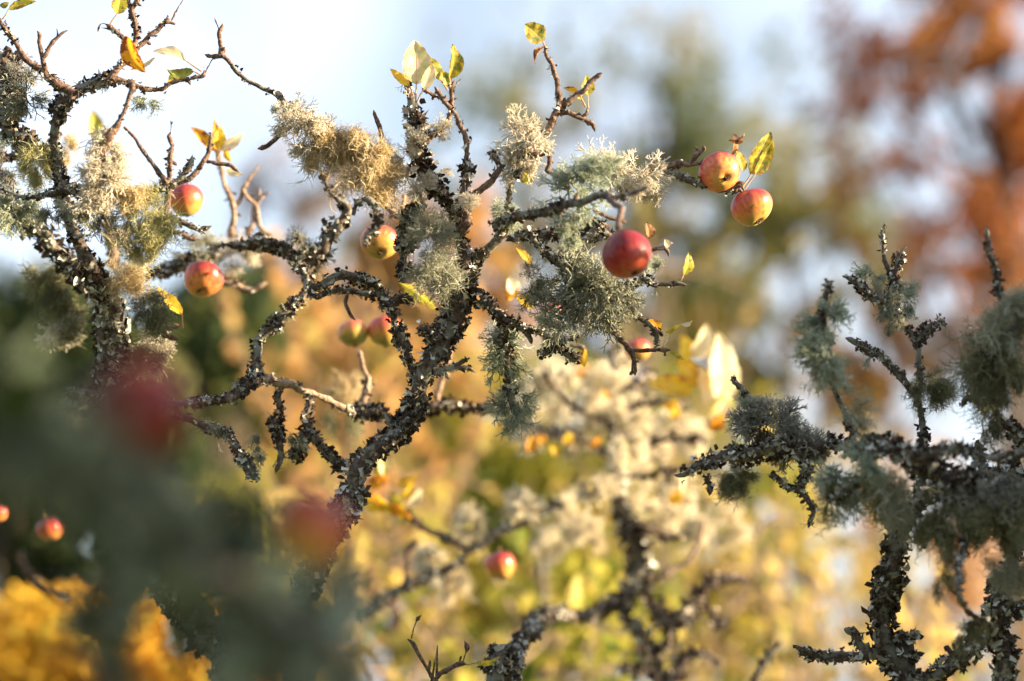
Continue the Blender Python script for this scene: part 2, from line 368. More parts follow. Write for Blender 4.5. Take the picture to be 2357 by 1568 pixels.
def bgtree(name, cat, u, v, d, ru, rv, fol, n, ls, label, group, trunk=True, density_gap=.5, seed=None, depthr=None, top_sparse=False):
    r = np.random.default_rng(seed or int(u + v * 3 + d * 11))
    c = at(u, v, d); rx, rz = ru * K * d, rv * K * d; ry = depthr or max(.25, min(rx, rz) * .45)
    root = empty(name, (c[0], c[1], 0), label, cat, group)
    # trunk and limbs
    base = np.array([c[0], c[1], -.05]); top = c + np.array([rx * .1, 0, rz * .7]); tr = .009 * (top[2]) + .02
    S = spline(np.array([base, base * .6 + c * .4 + r.normal(0, .05, 3), c, top]), .12); S[:, :2] += (smooth_noise(len(S), 6, r, .05)[:, None] * [1, 1])
    mesh('trunk', *tube(S, np.linspace(tr, tr * .3, len(S)), 8, .05, r), M['farbark'], root)
    nl = 16
    ends = []; lp = []
    for i in range(nl):
        q = r.normal(size=3); q /= np.linalg.norm(q); q *= r.uniform(.55, .95); e = c + q * [rx, ry, rz]; ends.append(e)
        k = r.uniform(.35, .95); s0 = S[int(k * (len(S) - 1))]
        mid = (s0 + e) / 2 + r.normal(0, .08, 3) * rx; Q = spline(np.array([s0, mid, e]), .15)
        lp.append(tube(Q, np.linspace(tr * .35, tr * .08, len(Q)), 5, .05, r))
    V, F, _ = cat_parts(lp); mesh('limbs', V, F, M['farbark'], root)
    # crown: many small leaves in clumps, with small holes where the sky shows through
    q = r.normal(size=(n, 3)); q /= np.linalg.norm(q, axis=1)[:, None]; q *= (r.random(n) ** .45)[:, None]
    q *= 1 + .13 * np.sin(np.arctan2(q[:, 2:], q[:, :1]) * 3 + u) * np.cos(np.arctan2(q[:, 2:], q[:, :1]) * 5 + v)
    q += r.normal(0, .06, q.shape)
    lum = np.sin(q[:, 0] * 5.1 + u) * np.cos(q[:, 2] * 5.7 + v) + .6 * np.sin(q[:, 0] * 11 + q[:, 2] * 9 + u)
    keep = lum > -1.9 + 2.2 * density_gap
    if top_sparse: keep &= r.random(n) > np.clip(q[:, 2] * .8 + .1, 0, .6)
    nh = int(min(900, rx * rz * 3.14 / .06 * (.15 + density_gap))); H = r.uniform(-1, 1, (nh, 2)) * [rx, rz]; hr = r.uniform(.05, .14, nh) * (d / 14)
    p2 = q[:, [0, 2]] * [rx, rz]
    for k0 in range(0, n, 2000):
        dd_ = np.hypot(p2[k0:k0 + 2000, None, 0] - H[None, :, 0], p2[k0:k0 + 2000, None, 1] - H[None, :, 1]); keep[k0:k0 + 2000] &= ~np.any(dd_ < hr[None], axis=1)
    q = q[keep]; m_ = len(q); pos = c + q * [rx, ry, rz]; pos[:, 2] = np.maximum(pos[:, 2], .1)
    tn = .5 * np.sin(q[:, 0] * 4.3 + v) * np.cos(q[:, 2] * 5 + u) * .7
    V, F, T = scatter(LEAFP, pos, r.normal(size=(m_, 3)), ls * r.uniform(.6, 1.3, m_), r, .2, tn)
    mesh('crown', V, F, FM[fol], root, smooth=False, tint=T)
    return root
def seed_phase(u): return (u * .37) % 6.28

BG = [
 # name, cat, u, v, d, ru, rv, foliage, n, leaf, label, gap
 ('beech_tree', 2290, 150, 15, 450, 560, 'orange', 16500, 0.068, 'rust orange autumn tree filling the upper right corner, soft and out of focus', .62),
 ('beech_tree', 2330, 640, 17, 260, 260, 'orange', 7410, 0.068, 'smaller rust orange tree below the big orange crown at right edge', .6),
 ('olive_tree', 1520, 350, 21, 400, 440, 'olive', 15500, 0.074, 'loose green crown of the blurred tree above the pair of apples', .55),
 ('olive_tree', 1200, 340, 24, 240, 400, 'olive', 6800, 0.074, 'thin grey green tree behind the leafy twig at top centre', .7),
 ('olive_tree', 1820, 560, 19, 300, 330, 'olive', 8970, 0.074, 'mid green blurred tree behind the two apples on the right', .5),
 ('birch_tree', 720, 560, 22, 240, 260, 'brown', 9724, 0.074, 'pinkish brown blurred tree behind the tan bearded branch', .5),
 ('birch_tree', 1010, 640, 20, 260, 230, 'amber', 14820, 0.074, 'orange brown blurred tree behind the middle of the lichen covered tree', .4),
 ('fir_tree', 130, 1010, 7.5, 330, 400, 'green', 23400, 0.037, 'dark green blurred tree at lower left behind the trunk', .1),
 ('fir_tree', 500, 800, 9, 160, 200, 'green', 6760, 0.043, 'small green blurred tree right of the left trunk', .4),
 ('maple_tree', 760, 1050, 12, 330, 300, 'gold', 19435, 0.062, 'golden blurred tree behind the lower left of the central trunk', .2),
 ('maple_tree', 1150, 1180, 11, 360, 400, 'lime', 20919, 0.062, 'golden green blurred tree at the bottom centre', .2),
 ('maple_tree', 1560, 1250, 12, 330, 420, 'lime', 7600, 0.062, 'yellow green blurred tree behind the pale lichen mass', .35),
 ('maple_tree', 1850, 1330, 14, 280, 420, 'gold', 2900, 0.068, 'yellow and grey blurred tree left of the right hand trunk', .55),
 ('maple_tree', 2200, 1350, 15, 260, 360, 'amber', 3000, 0.068, 'sparse amber blurred tree behind the right hand trunks', .65),
 ('maple_tree', 2000, 850, 17, 240, 220, 'amber', 4446, 0.068, 'small orange blurred tree between the right hand twigs', .65),
 ('olive_tree', 1550, 830, 17, 280, 210, 'olive', 11959, 0.068, 'olive green blurred tree behind the small orange apple', .35),
 ('hazel_bush', 230, 1560, 6.0, 480, 210, 'yellow', 10920, 0.037, 'bright yellow orange leaves glowing in the bottom left corner', .25),
 ('hazel_bush', 620, 1330, 8.5, 260, 260, 'lime', 12557, 0.043, 'yellow green blurred bush low between the left and central trunks', .3),
]
for (nm, u, v, d, ru, rv, fol, n, ls, lab, gap) in BG:
    bgtree(nm, 'bush' if 'bush' in nm else 'tree', u, v, d, ru, rv, fol, n, ls, lab, 'blurred autumn trees in the background', density_gap=gap, top_sparse=(fol == 'olive'))

def shoots(u, v, d, ru, rv, n, ls, fol, label, seed):
    r = np.random.default_rng(seed); c = at(u, v, d); root = empty('apple_tree', (c[0], c[1], 0), label, 'tree', 'yellow leaved saplings in the middle distance')
    rx, rz = ru * K * d, rv * K * d; b0 = np.array([c[0], c[1] + .1, -.05]); top = c + np.array([0, 0, rz * .5]); S = spline(np.array([b0, b0 * .4 + c * .6 + r.normal(0, .05, 3), c, top]), .05)
    mesh('trunk', *tube(S, np.linspace(.035, .008, len(S)), 8, .06, r), M['bark'], root)
    lp, tips = [], []
    for k in range(34):
        e = c + r.uniform(-1, 1, 3) * [rx, .35, rz]; s0 = S[int(r.uniform(.6, .98) * (len(S) - 1))]; Q = spline(np.array([s0, (s0 + e) / 2 + r.normal(0, .06, 3), e]), .03)
        lp.append(tube(Q, np.linspace(.007, .0018, len(Q)), 6, .08, r)); tips.append(Q[len(Q) // 3:])
    V, F, _ = cat_parts(lp); mesh('limbs', V, F, M['pale'], root)
    tips = np.vstack(tips); i = r.integers(0, len(tips), n); pos = tips[i] + r.normal(0, .022, (n, 3))
    V, F, T = scatter(LEAFP, pos, r.normal(size=(n, 3)), ls * r.uniform(.6, 1.3, n), r, .28); mesh('leaves', V, F, FM[fol], root, smooth=False, tint=T)
shoots(900, 1250, 5.5, 420, 260, 300, .05, 'gold', 'thin sapling with scattered bright yellow leaves behind the foot of the central trunk', 1)
shoots(1250, 1400, 5.0, 380, 240, 420, .05, 'lime', 'thin sapling with golden leaves low in the centre behind the leaning trunk', 2)
shoots(1750, 1300, 6.0, 380, 330, 330, .05, 'gold', 'thin sapling with golden leaves between the pale lichen mass and right trunk', 3)
shoots(820, 800, 7.0, 330, 260, 600, .06, 'amber', 'thin sapling with amber leaves behind the pair of touching apples', 4)
shoots(2080, 1450, 5.5, 260, 220, 150, .055, 'gold', 'thin sapling with yellow leaves at bottom right behind the dark trunk', 5)
shoots(1500, 700, 8.0, 420, 300, 200, .06, 'olive', 'thin green leaved sapling behind the big red apple', 6)

# ---------------------------------------------------------------- apples
def apple_mat():
    m, n, l, b, o = newmat('apple_skin')
    tcn = n.new('ShaderNodeTexCoord'); sep = n.new('ShaderNodeSeparateXYZ'); l.new(tcn.outputs['Generated'], sep.inputs[0])
    oi = n.new('ShaderNodeObjectInfo'); sc = n.new('ShaderNodeSeparateColor'); l.new(oi.outputs['Color'], sc.inputs[0])
    mp = n.new('ShaderNodeMapping'); mp.inputs['Scale'].default_value = (260, 260, 28); l.new(tcn.outputs['Object'], mp.inputs[0])
    a = n.new('ShaderNodeTexNoise'); a.inputs['Scale'].default_value = 1.; a.inputs['Detail'].default_value = 4; l.new(mp.outputs[0], a.inputs['Vector'])
    a2 = noise(n, l, 38, 3)
    def math_(op, x, y):
        q = n.new('ShaderNodeMath'); q.operation = op
        for i, s in enumerate((x, y)):
            if isinstance(s, (int, float)): q.inputs[i].default_value = s
            else: l.new(s, q.inputs[i])
        return q.outputs[0]
    s = math_('ADD', math_('MULTIPLY', sep.outputs['Z'], .85), math_('MULTIPLY', a.outputs['Fac'], .62))
    s = math_('ADD', s, math_('MULTIPLY', a2.outputs['Fac'], .40))
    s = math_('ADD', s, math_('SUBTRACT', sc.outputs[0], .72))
    r = ramp(n, [(.12, (.34, .30, .07)), (.30, (.56, .36, .09)), (.44, (.68, .29, .08)), (.60, (.60, .15, .06)), (.78, (.48, .06, .035)), (.95, (.34, .022, .022)), (1, (.2, .012, .014))])  # darkest end stop puts the shade on the near red apple into its skin
    l.new(s, r.inputs['Fac'])
    # pale pores
    vo = n.new('ShaderNodeTexVoronoi'); vo.inputs['Scale'].default_value = 330; l.new(tcn.outputs['Object'], vo.inputs['Vector'])
    rv = ramp(n, [(.05, (1, 1, 1)), (.16, (0, 0, 0))]); l.new(vo.outputs['Distance'], rv.inputs['Fac'])
    q = n.new('ShaderNodeMixRGB'); q.inputs[2].default_value = (.75, .5, .25, 1); l.new(math_('MULTIPLY', rv.outputs['Color'], .35), q.inputs[0]); l.new(r.outputs['Color'], q.inputs[1])
    ar = noise(n, l, 90, 6); rar = ramp(n, [(.57, (0, 0, 0)), (.66, (.8,) * 3)]); l.new(ar.outputs['Fac'], rar.inputs['Fac'])
    q3 = n.new('ShaderNodeMixRGB'); q3.inputs[2].default_value = (.22, .12, .05, 1); l.new(rar.outputs['Color'], q3.inputs[0]); l.new(q.outputs['Color'], q3.inputs[1])
    l.new(q3.outputs['Color'], b.inputs['Base Color'])
    a3 = noise(n, l, 60, 3); rr = ramp(n, [(.3, (.26,) * 3), (.7, (.42,) * 3)]); l.new(a3.outputs['Fac'], rr.inputs['Fac']); l.new(rr.outputs['Color'], b.inputs['Roughness'])
    b.inputs['Specular IOR Level'].default_value = .5
    b.inputs['Subsurface Weight'].default_value = .12; b.inputs['Subsurface Radius'].default_value = (.01, .004, .002); b.inputs['Subsurface Scale'].default_value = .5
    return m
M['apple'] = apple_mat()
M['stalk'] = bark_mat('apple_stalk', (.10, .06, .03), (.2, .13, .06), (.3, .22, .1), 300)
M['calyx'] = bark_mat('dry_calyx', (.02, .014, .01), (.06, .04, .025), (.16, .11, .07), 400)
def apple(t, x, y, px, d, axis, blush, label, tall=1., stalk=1., seed=0, group='apples hanging on the lichen covered branches'):
    """axis: direction from stalk end to calyx end as (right, up, toward camera)"""
    r = np.random.default_rng(seed + int(x + y)); c = pt(t, x, y, d); rad = mm(t, px, d) / 2
    root = empty('apple', c, label, 'apple', group); root['_local'] = 1
    a = RIGHT * axis[0] + UP * axis[1] - FWD * axis[2]; z = -Vector(a).normalized()
    root.rotation_mode = 'QUATERNION'; root.rotation_quaternion = z.to_track_quat('Z', 'Y')
    nu, nv = 40, 28; ph = np.linspace(.0001, np.pi - .0001, nv); th = np.arange(nu) / nu * 2 * np.pi
    PH, TH = np.meshgrid(ph, th, indexing='ij')
    rho = np.sin(PH) * (1 + .10 * np.cos(PH)); zz = np.cos(PH) * .86 * tall
    zz = zz - (np.cos(PH) > 0) * .30 * np.exp(-(np.sin(PH) / .26) ** 2) + (np.cos(PH) < 0) * .17 * np.exp(-(np.sin(PH) / .22) ** 2)
    rho *= 1 + .02 * np.cos(5 * TH + 1) * (1 - np.cos(PH)) * .5 + .05 * np.cos(TH + r.uniform(0, 6)) + .015 * np.cos(2 * TH + r.uniform(0, 6))
    V = np.stack([rho * np.cos(TH), rho * np.sin(TH), zz * (1 + .06 * np.cos(TH + r.uniform(0, 6)))], -1).reshape(-1, 3) * rad
    i = np.arange(nv - 1)[:, None] * nu; j = np.arange(nu)[None]; j2 = (j + 1) % nu
    F = np.stack([i + j, i + nu + j, i + nu + j2, i + j2], -1).reshape(-1, 4)
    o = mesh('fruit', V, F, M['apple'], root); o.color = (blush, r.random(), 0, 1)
    sub = o.modifiers.new('smooth', 'SUBSURF'); sub.levels = 1; sub.render_levels = 1
    if stalk:
        s = np.linspace(0, 1, 8)[:, None]; P = np.array([0, 0, rad * .5 * tall]) + s * np.array([r.uniform(-.2, .2) * rad, r.uniform(-.2, .2) * rad, rad * .75 * stalk])
        mesh('stalk', *tube(P, np.full(8, .0011) * np.array([1, 1, 1, 1, 1, 1, 1.4, 2]), 7, .05, r), M['stalk'], root)
    parts = []
    zb = -rad * .69 * tall * 1.0 + rad * .0
    zb = (-.86 * tall + .17) * rad
    for k in range(5):
        aa = k * 1.2566 + r.uniform(-.2, .2); s = np.linspace(0, 1, 5)[:, None]
        dr = np.array([math.cos(aa), math.sin(aa), 0]); P = np.array([0, 0, zb]) + dr * s * rad * .17 * r.uniform(.7, 1.2) + np.array([0, 0, -1]) * np.sin(s * 2.2) * rad * .17 * r.uniform(.6, 1.2)
        parts.append(tube(P, rad * np.array([.055, .06, .05, .035, .008]), 5, .1, r))
    s = np.linspace(0, 1, 5)[:, None]; parts.append(tube(np.array([0, 0, zb + rad * .05]) - s * np.array([0, 0, rad * .12]), rad * np.array([.1, .1, .09, .06, .01]), 8, .2, r))
    V, F, _ = cat_parts(parts); mesh('calyx', V, F, M['calyx'], root)
    return root

# ---------------------------------------------------------------- leaves
def leaf_mat(name, main, second, spot, trans=.45, spots=.55, vein=(.7, .62, .35), scale=55, edge=.5):
    m, n, l, b, o = newmat(name)
    a = noise(n, l, scale, 3); r = ramp(n, [(.38, main), (.62, second)]); l.new(a.outputs['Fac'], r.inputs['Fac'])
    a2 = noise(n, l, scale * 2.4, 5); 
    tcn = n.new('ShaderNodeTexCoord'); sep = n.new('ShaderNodeSeparateXYZ'); l.new(tcn.outputs['UV'], sep.inputs[0])
    ab = n.new('ShaderNodeMath'); ab.operation = 'ABSOLUTE'; s0 = n.new('ShaderNodeMath'); s0.operation = 'SUBTRACT'; s0.inputs[1].default_value = .5
    l.new(sep.outputs['X'], s0.inputs[0]); l.new(s0.outputs[0], ab.inputs[0])           # 0 midrib .. .5 edge
    ee = n.new('ShaderNodeMath'); ee.operation = 'MULTIPLY_ADD'; l.new(ab.outputs[0], ee.inputs[0]); ee.inputs[1].default_value = edge * .5; l.new(a2.outputs['Fac'], ee.inputs[2])
    rs = ramp(n, [(spots + .06, (0, 0, 0)), (spots + .11, (1, 1, 1))]); l.new(ee.outputs[0], rs.inputs['Fac'])
    q = n.new('ShaderNodeMixRGB'); q.inputs[2].default_value = (*spot, 1); l.new(rs.outputs['Color'], q.inputs[0]); l.new(r.outputs['Color'], q.inputs[1])
    # veins
    vv = n.new('ShaderNodeMath'); vv.operation = 'MULTIPLY_ADD'; l.new(ab.outputs[0], vv.inputs[0]); vv.inputs[1].default_value = -.9; l.new(sep.outputs['Y'], vv.inputs[2])
    sn = n.new('ShaderNodeMath'); sn.operation = 'SINE'; mu = n.new('ShaderNodeMath'); mu.operation = 'MULTIPLY'; mu.inputs[1].default_value = 48
    l.new(vv.outputs[0], mu.inputs[0]); l.new(mu.outputs[0], sn.inputs[0])
    rv = ramp(n, [(.90, (0, 0, 0)), (1., (.22,) * 3)]); l.new(sn.outputs[0], rv.inputs['Fac'])
    rm = ramp(n, [(.012, (.7,) * 3), (.03, (0, 0, 0))]); l.new(ab.outputs[0], rm.inputs['Fac'])
    mxv = n.new('ShaderNodeMixRGB'); mxv.blend_type = 'LIGHTEN'; mxv.inputs[0].default_value = 1; l.new(rv.outputs['Color'], mxv.inputs[1]); l.new(rm.outputs['Color'], mxv.inputs[2])
    q2 = n.new('ShaderNodeMixRGB'); q2.inputs[2].default_value = (*vein, 1); l.new(mxv.outputs['Color'], q2.inputs[0]); l.new(q.outputs['Color'], q2.inputs[1])
    l.new(q2.outputs['Color'], b.inputs['Base Color']); b.inputs['Roughness'].default_value = .5
    bp = n.new('ShaderNodeBump'); bp.inputs['Strength'].default_value = .5; bp.inputs['Distance'].default_value = .001; l.new(mxv.outputs['Color'], bp.inputs['Height']); l.new(bp.outputs['Normal'], b.inputs['Normal'])
    t = n.new('ShaderNodeBsdfTranslucent'); ms = n.new('ShaderNodeMixShader'); ms.inputs[0].default_value = trans
    l.new(q2.outputs['Color'], t.inputs['Color']); l.new(b.outputs[0], ms.inputs[1]); l.new(t.outputs[0], ms.inputs[2]); l.new(ms.outputs[0], o.inputs['Surface'])
    return m
LM = {
 'dark': leaf_mat('shaded_green_leaf', (.03, .05, .015), (.06, .09, .02), (.05, .04, .02), .3, .7, vein=(.08, .1, .04)),  # green leaf of the near boughs, their shade mixed into the colour
 'yg': leaf_mat('yellow_green_leaf', (.42, .46, .04), (.72, .56, .05), (.28, .14, .03), .5, .52),
 'green': leaf_mat('green_leaf', (.14, .22, .03), (.36, .40, .05), (.30, .17, .03), .45, .54),
 'mottled': leaf_mat('mottled_leaf', (.10, .16, .02), (.72, .52, .04), (.34, .09, .03), .45, .60, scale=110),
 'orange': leaf_mat('orange_leaf', (.85, .46, .02), (.90, .36, .02), (.30, .07, .015), .5, .52, vein=(.85, .5, .1)),
 'yellow': leaf_mat('yellow_leaf', (.85, .62, .03), (.9, .5, .02), (.5, .2, .03), .55, .56),
 'pale': leaf_mat('pale_leaf', (.80, .72, .46), (.70, .58, .34), (.55, .22, .10), .45, .66, vein=(.62, .4, .25)),
 'pink': leaf_mat('pinkish_leaf', (.80, .62, .42), (.50, .55, .12), (.70, .35, .22), .5, .60, vein=(.7, .42, .3)),
 'brown': leaf_mat('dry_brown_leaf', (.30, .12, .04), (.45, .24, .08), (.12, .05, .03), .3, .52, vein=(.4, .25, .12)),
}
M['petiole'] = bark_mat('petiole', (.40, .16, .10), (.55, .28, .16), (.6, .4, .22), 150)
def leaf(root, t, base, tip, wpx, d, kind='yg', roll=0., curl=.3, fold=.35, pet=None, dt=0., bend=0., seed=None):
    """blade from base to tip (picture points), half folded along its midrib; pet = picture point where its stalk starts"""
    r = np.random.default_rng(seed or int(base[0] * 3 + tip[1] * 5 + wpx))
    roll = -abs(roll) - .15
    b = pt(t, *base, d); e = pt(t, *tip, d + dt); L = np.linalg.norm(e - b); ax = (e - b) / L; W = mm(t, wpx, d) / 2 * 1.25
    n0 = -FWD - ax * (-FWD @ ax); n0 /= np.linalg.norm(n0); s0 = np.cross(n0, ax)
    cr, sr = math.cos(roll), math.sin(roll); nn_ = n0 * cr + s0 * sr; ss = np.cross(nn_, ax)
    nt_, ns_ = 19, 11; tt = np.linspace(0, 1, nt_); s = np.linspace(-1, 1, ns_)
    Tm, Sm = np.meshgrid(tt, s, indexing='ij')
    wv = np.sin(np.pi * Tm ** .82) ** .75 * (1 - .12 * Tm); wv[0] = .03; wv[-1] = .01
    ser = 1 + .05 * np.abs(Sm) ** 6 * np.sin(Tm * 75)
    X = Sm * W * wv * ser * math.cos(fold * .8)
    h = np.abs(Sm) * W * wv * math.sin(fold) + curl * L * .35 * np.sin(Tm * 2.6 + .2) * (1 if curl > 0 else 1) + .06 * W * np.sin(Tm * 14 + Sm * 3 + r.uniform(0, 6)) * np.abs(Sm)
    h = h + curl * W * .5 * (Sm ** 2) * np.sin(Tm * 5 + r.uniform(0, 6))
    side = bend * L * np.sin(Tm * np.pi)
    V = b + ax * (Tm * L)[..., None] + ss * (X + side)[..., None] + nn_ * (h - h[0, ns_ // 2])[..., None]
    i = np.arange(nt_ - 1)[:, None] * ns_; j = np.arange(ns_ - 1)[None]
    F = np.stack([i + j, i + j + 1, i + ns_ + j + 1, i + ns_ + j], -1).reshape(-1, 4)
    U = np.stack([(Sm + 1) / 2, Tm], -1).reshape(-1, 2)
    o = mesh('leaf', V.reshape(-1, 3), F, LM[kind], root, uvs=U, loc=b)
    if pet is not None:
        p = pt(t, *pet, d); m_ = (p + b) / 2 + r.normal(0, .06, 3) * np.linalg.norm(p - b)
        S = spline(np.array([p, m_, b, b + ax * L * .08]), .002); mesh('petiole', *tube(S, np.linspace(.0011, .0007, len(S)), 6, .03, r), M['petiole'], o)
    return o

# ================================================================ the left apple tree
def root_at(t, x, y, d, label, name='apple_tree'):
    p = pt(t, x, y, d); return empty(name, (p[0], p[1], 0), label, 'tree', 'old lichen covered apple trees')
LT = root_at('Z', 265, 900, 3.0, 'gnarled apple tree on the left with thick shaded trunk and hanging beard lichens')
limb(LT, 'trunk', 'Z', [3.1, 2.95, 2.9], [(520, 1600, 95), (470, 1480, 92), (400, 1360, 95), (330, 1220, 95), (280, 1080, 100), (268, 960, 95), (268, 880, 76), (262, 800, 68), (255, 735, 72), (240, 680, 60), (218, 630, 50),
     (192, 575, 40), (168, 525, 36), (152, 470, 32), (145, 425, 32), (133, 370, 26), (126, 310, 27), (137, 250, 32), (155, 222, 36), (185, 204, 30), (225, 188, 24), (252, 181, 24)], .75, to_ground='start', fs=1.1, tip=False, cmat='crust', spur=.6)
limb(LT, 'branch', 'A', 2.9, [(900, 710, 85), (960, 670, 75), (1010, 600, 72), (1080, 520, 72), (1140, 420, 66), (1160, 300, 55), (1150, 180, 52), (1130, 90, 50), (1170, 20, 46), (1200, -60, 40)], .3, 'twig', cmat='crust_warm')
limb(LT, 'branch', 'A', 2.9, [(1150, 130, 45), (1110, 40, 40), (1090, -50, 36)], .05, 'twig')
limb(LT, 'branch', 'A', 2.88, [(640, 800, 90), (520, 735, 90), (420, 655, 75), (340, 585, 62), (250, 525, 58), (180, 455, 52), (130, 370, 46), (70, 285, 45), (20, 210, 42), (-30, 130, 38)], .22, 'twig', cmat='crust')
limb(LT, 'twig', 'A', 2.86, [(385, 610, 50), (362, 500, 42), (345, 400, 38), (340, 300, 36), (318, 265, 18)], .05, 'twig', spur=1.6)
limb(LT, 'twig', 'A', 2.86, [(375, 500, 40), (420, 415, 38), (470, 345, 36), (525, 295, 30), (582, 258, 14)], .05, 'twig', spur=1.6)
limb(LT, 'twig', 'A', 2.86, [(492, 330, 24), (488, 245, 10)], 0, 'twig', spur=0)
limb(LT, 'branch', 'A', 2.9, [(940, 690, 80), (1050, 690, 60), (1150, 730, 58), (1260, 765, 55), (1390, 762, 48), (1450, 718, 46), (1560, 690, 44), (1700, 662, 44), (1745, 640, 46), (1752, 600, 26)], .35, 'twig', spur=1.4, cmat='crust')
limb(LT, 'twig', 'A', 2.9, [(1745, 650, 20), (1790, 560, 9), (1820, 510, 12), (1848, 512, 8)], 0, 'twig', spur=0)
limb(LT, 'twig', 'A', 2.86, [(1120, 430, 55), (1080, 360, 52), (1010, 290, 45), (950, 235, 40), (905, 205, 26)], .1, 'twig', spur=2)
limb(LT, 'twig', 'A', 2.86, [(990, 290, 22), (930, 250, 16), (866, 238, 8)], 0, 'twig', spur=0)
limb(LT, 'twig', 'A', 2.86, [(905, 205, 7), (870, 205, 6), (845, 240, 20), (838, 278, 8)], 0, 'twig', spur=0)
limb(LT, 'twig', 'A', 2.93, [(1180, 400, 50), (1250, 340, 50), (1320, 280, 48), (1380, 225, 44), (1430, 180, 44), (1436, 125, 18)], .12, 'twig', spur=1.6)
limb(LT, 'twig', 'A', 2.93, [(1430, 190, 40), (1498, 208, 22)], 0, 'twig', spur=0)
limb(LT, 'twig', 'A', 2.93, [(1470, 180, 12), (1505, 110, 20), (1530, 60, 9), (1575, -10, 7)], 0, 'twig', spur=0)
limb(LT, 'branch', 'A', 2.82, [(850, 1480, 70), (890, 1300, 70), (940, 1150, 85), (1000, 1085, 75), (1030, 1030, 40), (1075, 950, 40), (1100, 860, 40), (1125, 770, 46), (1110, 720, 52), (1165, 690, 16)], .12, 'twig', spur=1.2)
limb(LT, 'branch', 'D', 2.86, [(-60, 330, 32), (40, 345, 32), (130, 385, 42), (220, 400, 50), (330, 395, 60), (450, 380, 75), (580, 335, 95), (720, 370, 100), (900, 400, 80), (1100, 380, 60), (1220, 355, 58), (1330, 345, 60), (1440, 320, 60), (1530, 255, 56), (1600, 175, 60), (1640, 110, 50), (1648, 40, 16)], .55, fs=1., spur=1.5)
limb(LT, 'branch', 'A', 2.95, [(-60, 470, 150), (30, 560, 160), (95, 680, 170), (90, 820, 180), (50, 950, 170), (40, 1060, 150), (110, 1150, 130), (250, 1215, 110), (380, 1290, 90), (470, 1350, 70)], 1.2, fs=1.6, spur=1)
limb(LT, 'branch', 'D', 3.05, [(-100, 430, 130), (60, 500, 140), (200, 580, 140), (330, 690, 150), (450, 820, 150), (580, 950, 150), (720, 1080, 160), (860, 1230, 150)], .9, fs=1.3)
limb(LT, 'branch', 'A', 3.0, [(-40, 1330, 80), (60, 1350, 90), (180, 1310, 80), (300, 1270, 60)], 1., fs=1.2)
limb(LT, 'branch', 'A', 2.98, [(1060, 1090, 26), (1130, 1160, 30), (1210, 1270, 36), (1290, 1385, 42), (1350, 1470, 46), (1410, 1545, 60), (1440, 1620, 60), (1430, 1760, 60), (1420, 1900, 50)], .06, 'twig', spur=1.6)
limb(LT, 'twig', 'A', 2.98, [(1467, 1035, 14), (1462, 1130, 10), (1445, 1180, 40), (1475, 1260, 40), (1460, 1380, 50), (1450, 1560, 55), (1430, 1620, 50)], .08, 'twig', spur=2)
limb(LT, 'branch', 'A', 3.0, [(1420, 1620, 60), (1560, 1560, 55), (1660, 1500, 55), (1720, 1420, 50), (1780, 1330, 44), (1805, 1230, 40), (1810, 1140, 20)], .08, 'twig', spur=1.6)
limb(LT, 'twig', 'A', 3.0, [(1770, 1385, 36), (1850, 1395, 36), (1960, 1410, 40), (2010, 1440, 34), (2055, 1480, 12)], .05, 'twig', spur=2)
for P_ in ([(1870, -200, 36), (1890, 120, 42), (1930, 280, 44), (1985, 420, 55), (2000, 520, 55), (1990, 640, 60), (1985, 760, 90)],
           [(2225, 130, 14), (2150, 220, 36), (2100, 310, 42), (2060, 400, 40), (2010, 490, 42)], [(2075, 340, 40), (2130, 410, 42), (2195, 480, 44), (2215, 590, 44), (2240, 670, 44), (2330, 740, 48)],
           [(2310, 365, 18), (2240, 410, 34), (2200, 490, 38)], [(2170, 480, 16), (2165, 560, 36), (2160, 660, 50), (2110, 740, 60)], [(2225, 330, 16), (2225, 420, 28)]):
    limb(LT, 'twig', 'D', 3.25, P_, .06, 'pale', spur=1)
limb(LT, 'branch', 'D', 3.0, [(1360, 500, 60), (1430, 560, 70), (1530, 600, 70), (1620, 645, 62), (1700, 680, 58), (1770, 670, 46), (1812, 650, 24)], .45, spur=1.6)
limb(LT, 'branch', 'D', 3.05, [(1330, 850, 80), (1400, 760, 70), (1480, 710, 60), (1560, 715, 44), (1620, 760, 44), (1705, 765, 22)], .2, 'twig')
limb(LT, 'branch', 'D', 2.9, [(1050, 700, 36), (1150, 690, 42), (1290, 680, 50), (1350, 725, 40), (1385, 740, 20)], .3)
limb(LT, 'branch', 'D', 3.05, [(1000, 1150, 110), (1150, 1080, 90), (1250, 1000, 70), (1300, 900, 60), (1330, 800, 60)], .5, 'bark')
limb(LT, 'branch', 'D', 3.2, [(1000, 1000, 90), (980, 850, 100), (930, 720, 90), (890, 600, 80)], .1, 'pale')
limb(LT, 'branch', 'D', 3.2, [(1150, 1080, 90), (1400, 1050, 120), (1650, 950, 120), (1900, 880, 60)], .8)
limb(LT, 'twig', 'D', 3.25, [(1880, 1120, 60), (2000, 1150, 60), (2120, 1210, 60), (2200, 1180, 50), (2280, 1135, 34)], .2, 'pale')
limb(LT, 'twig', 'D', 3.0, [(1290, 1440, 36), (1370, 1500, 48), (1460, 1530, 60), (1550, 1500, 30)], .2, 'twig')
limb(LT, 'twig', 'H', 3.0, [(1310, 0, 36), (1370, 60, 48), (1450, 100, 50), (1530, 130, 36)], .2, 'twig')
limb(LT, 'twig', 'H', 3.0, [(1330, 300, 30), (1390, 390, 28), (1435, 470, 16)], 0, 'twig')
limb(LT, 'branch', 'H', 3.0, [(1000, 620, 90), (850, 600, 90), (700, 570, 90), (560, 600, 60)], .5, spur=.5)

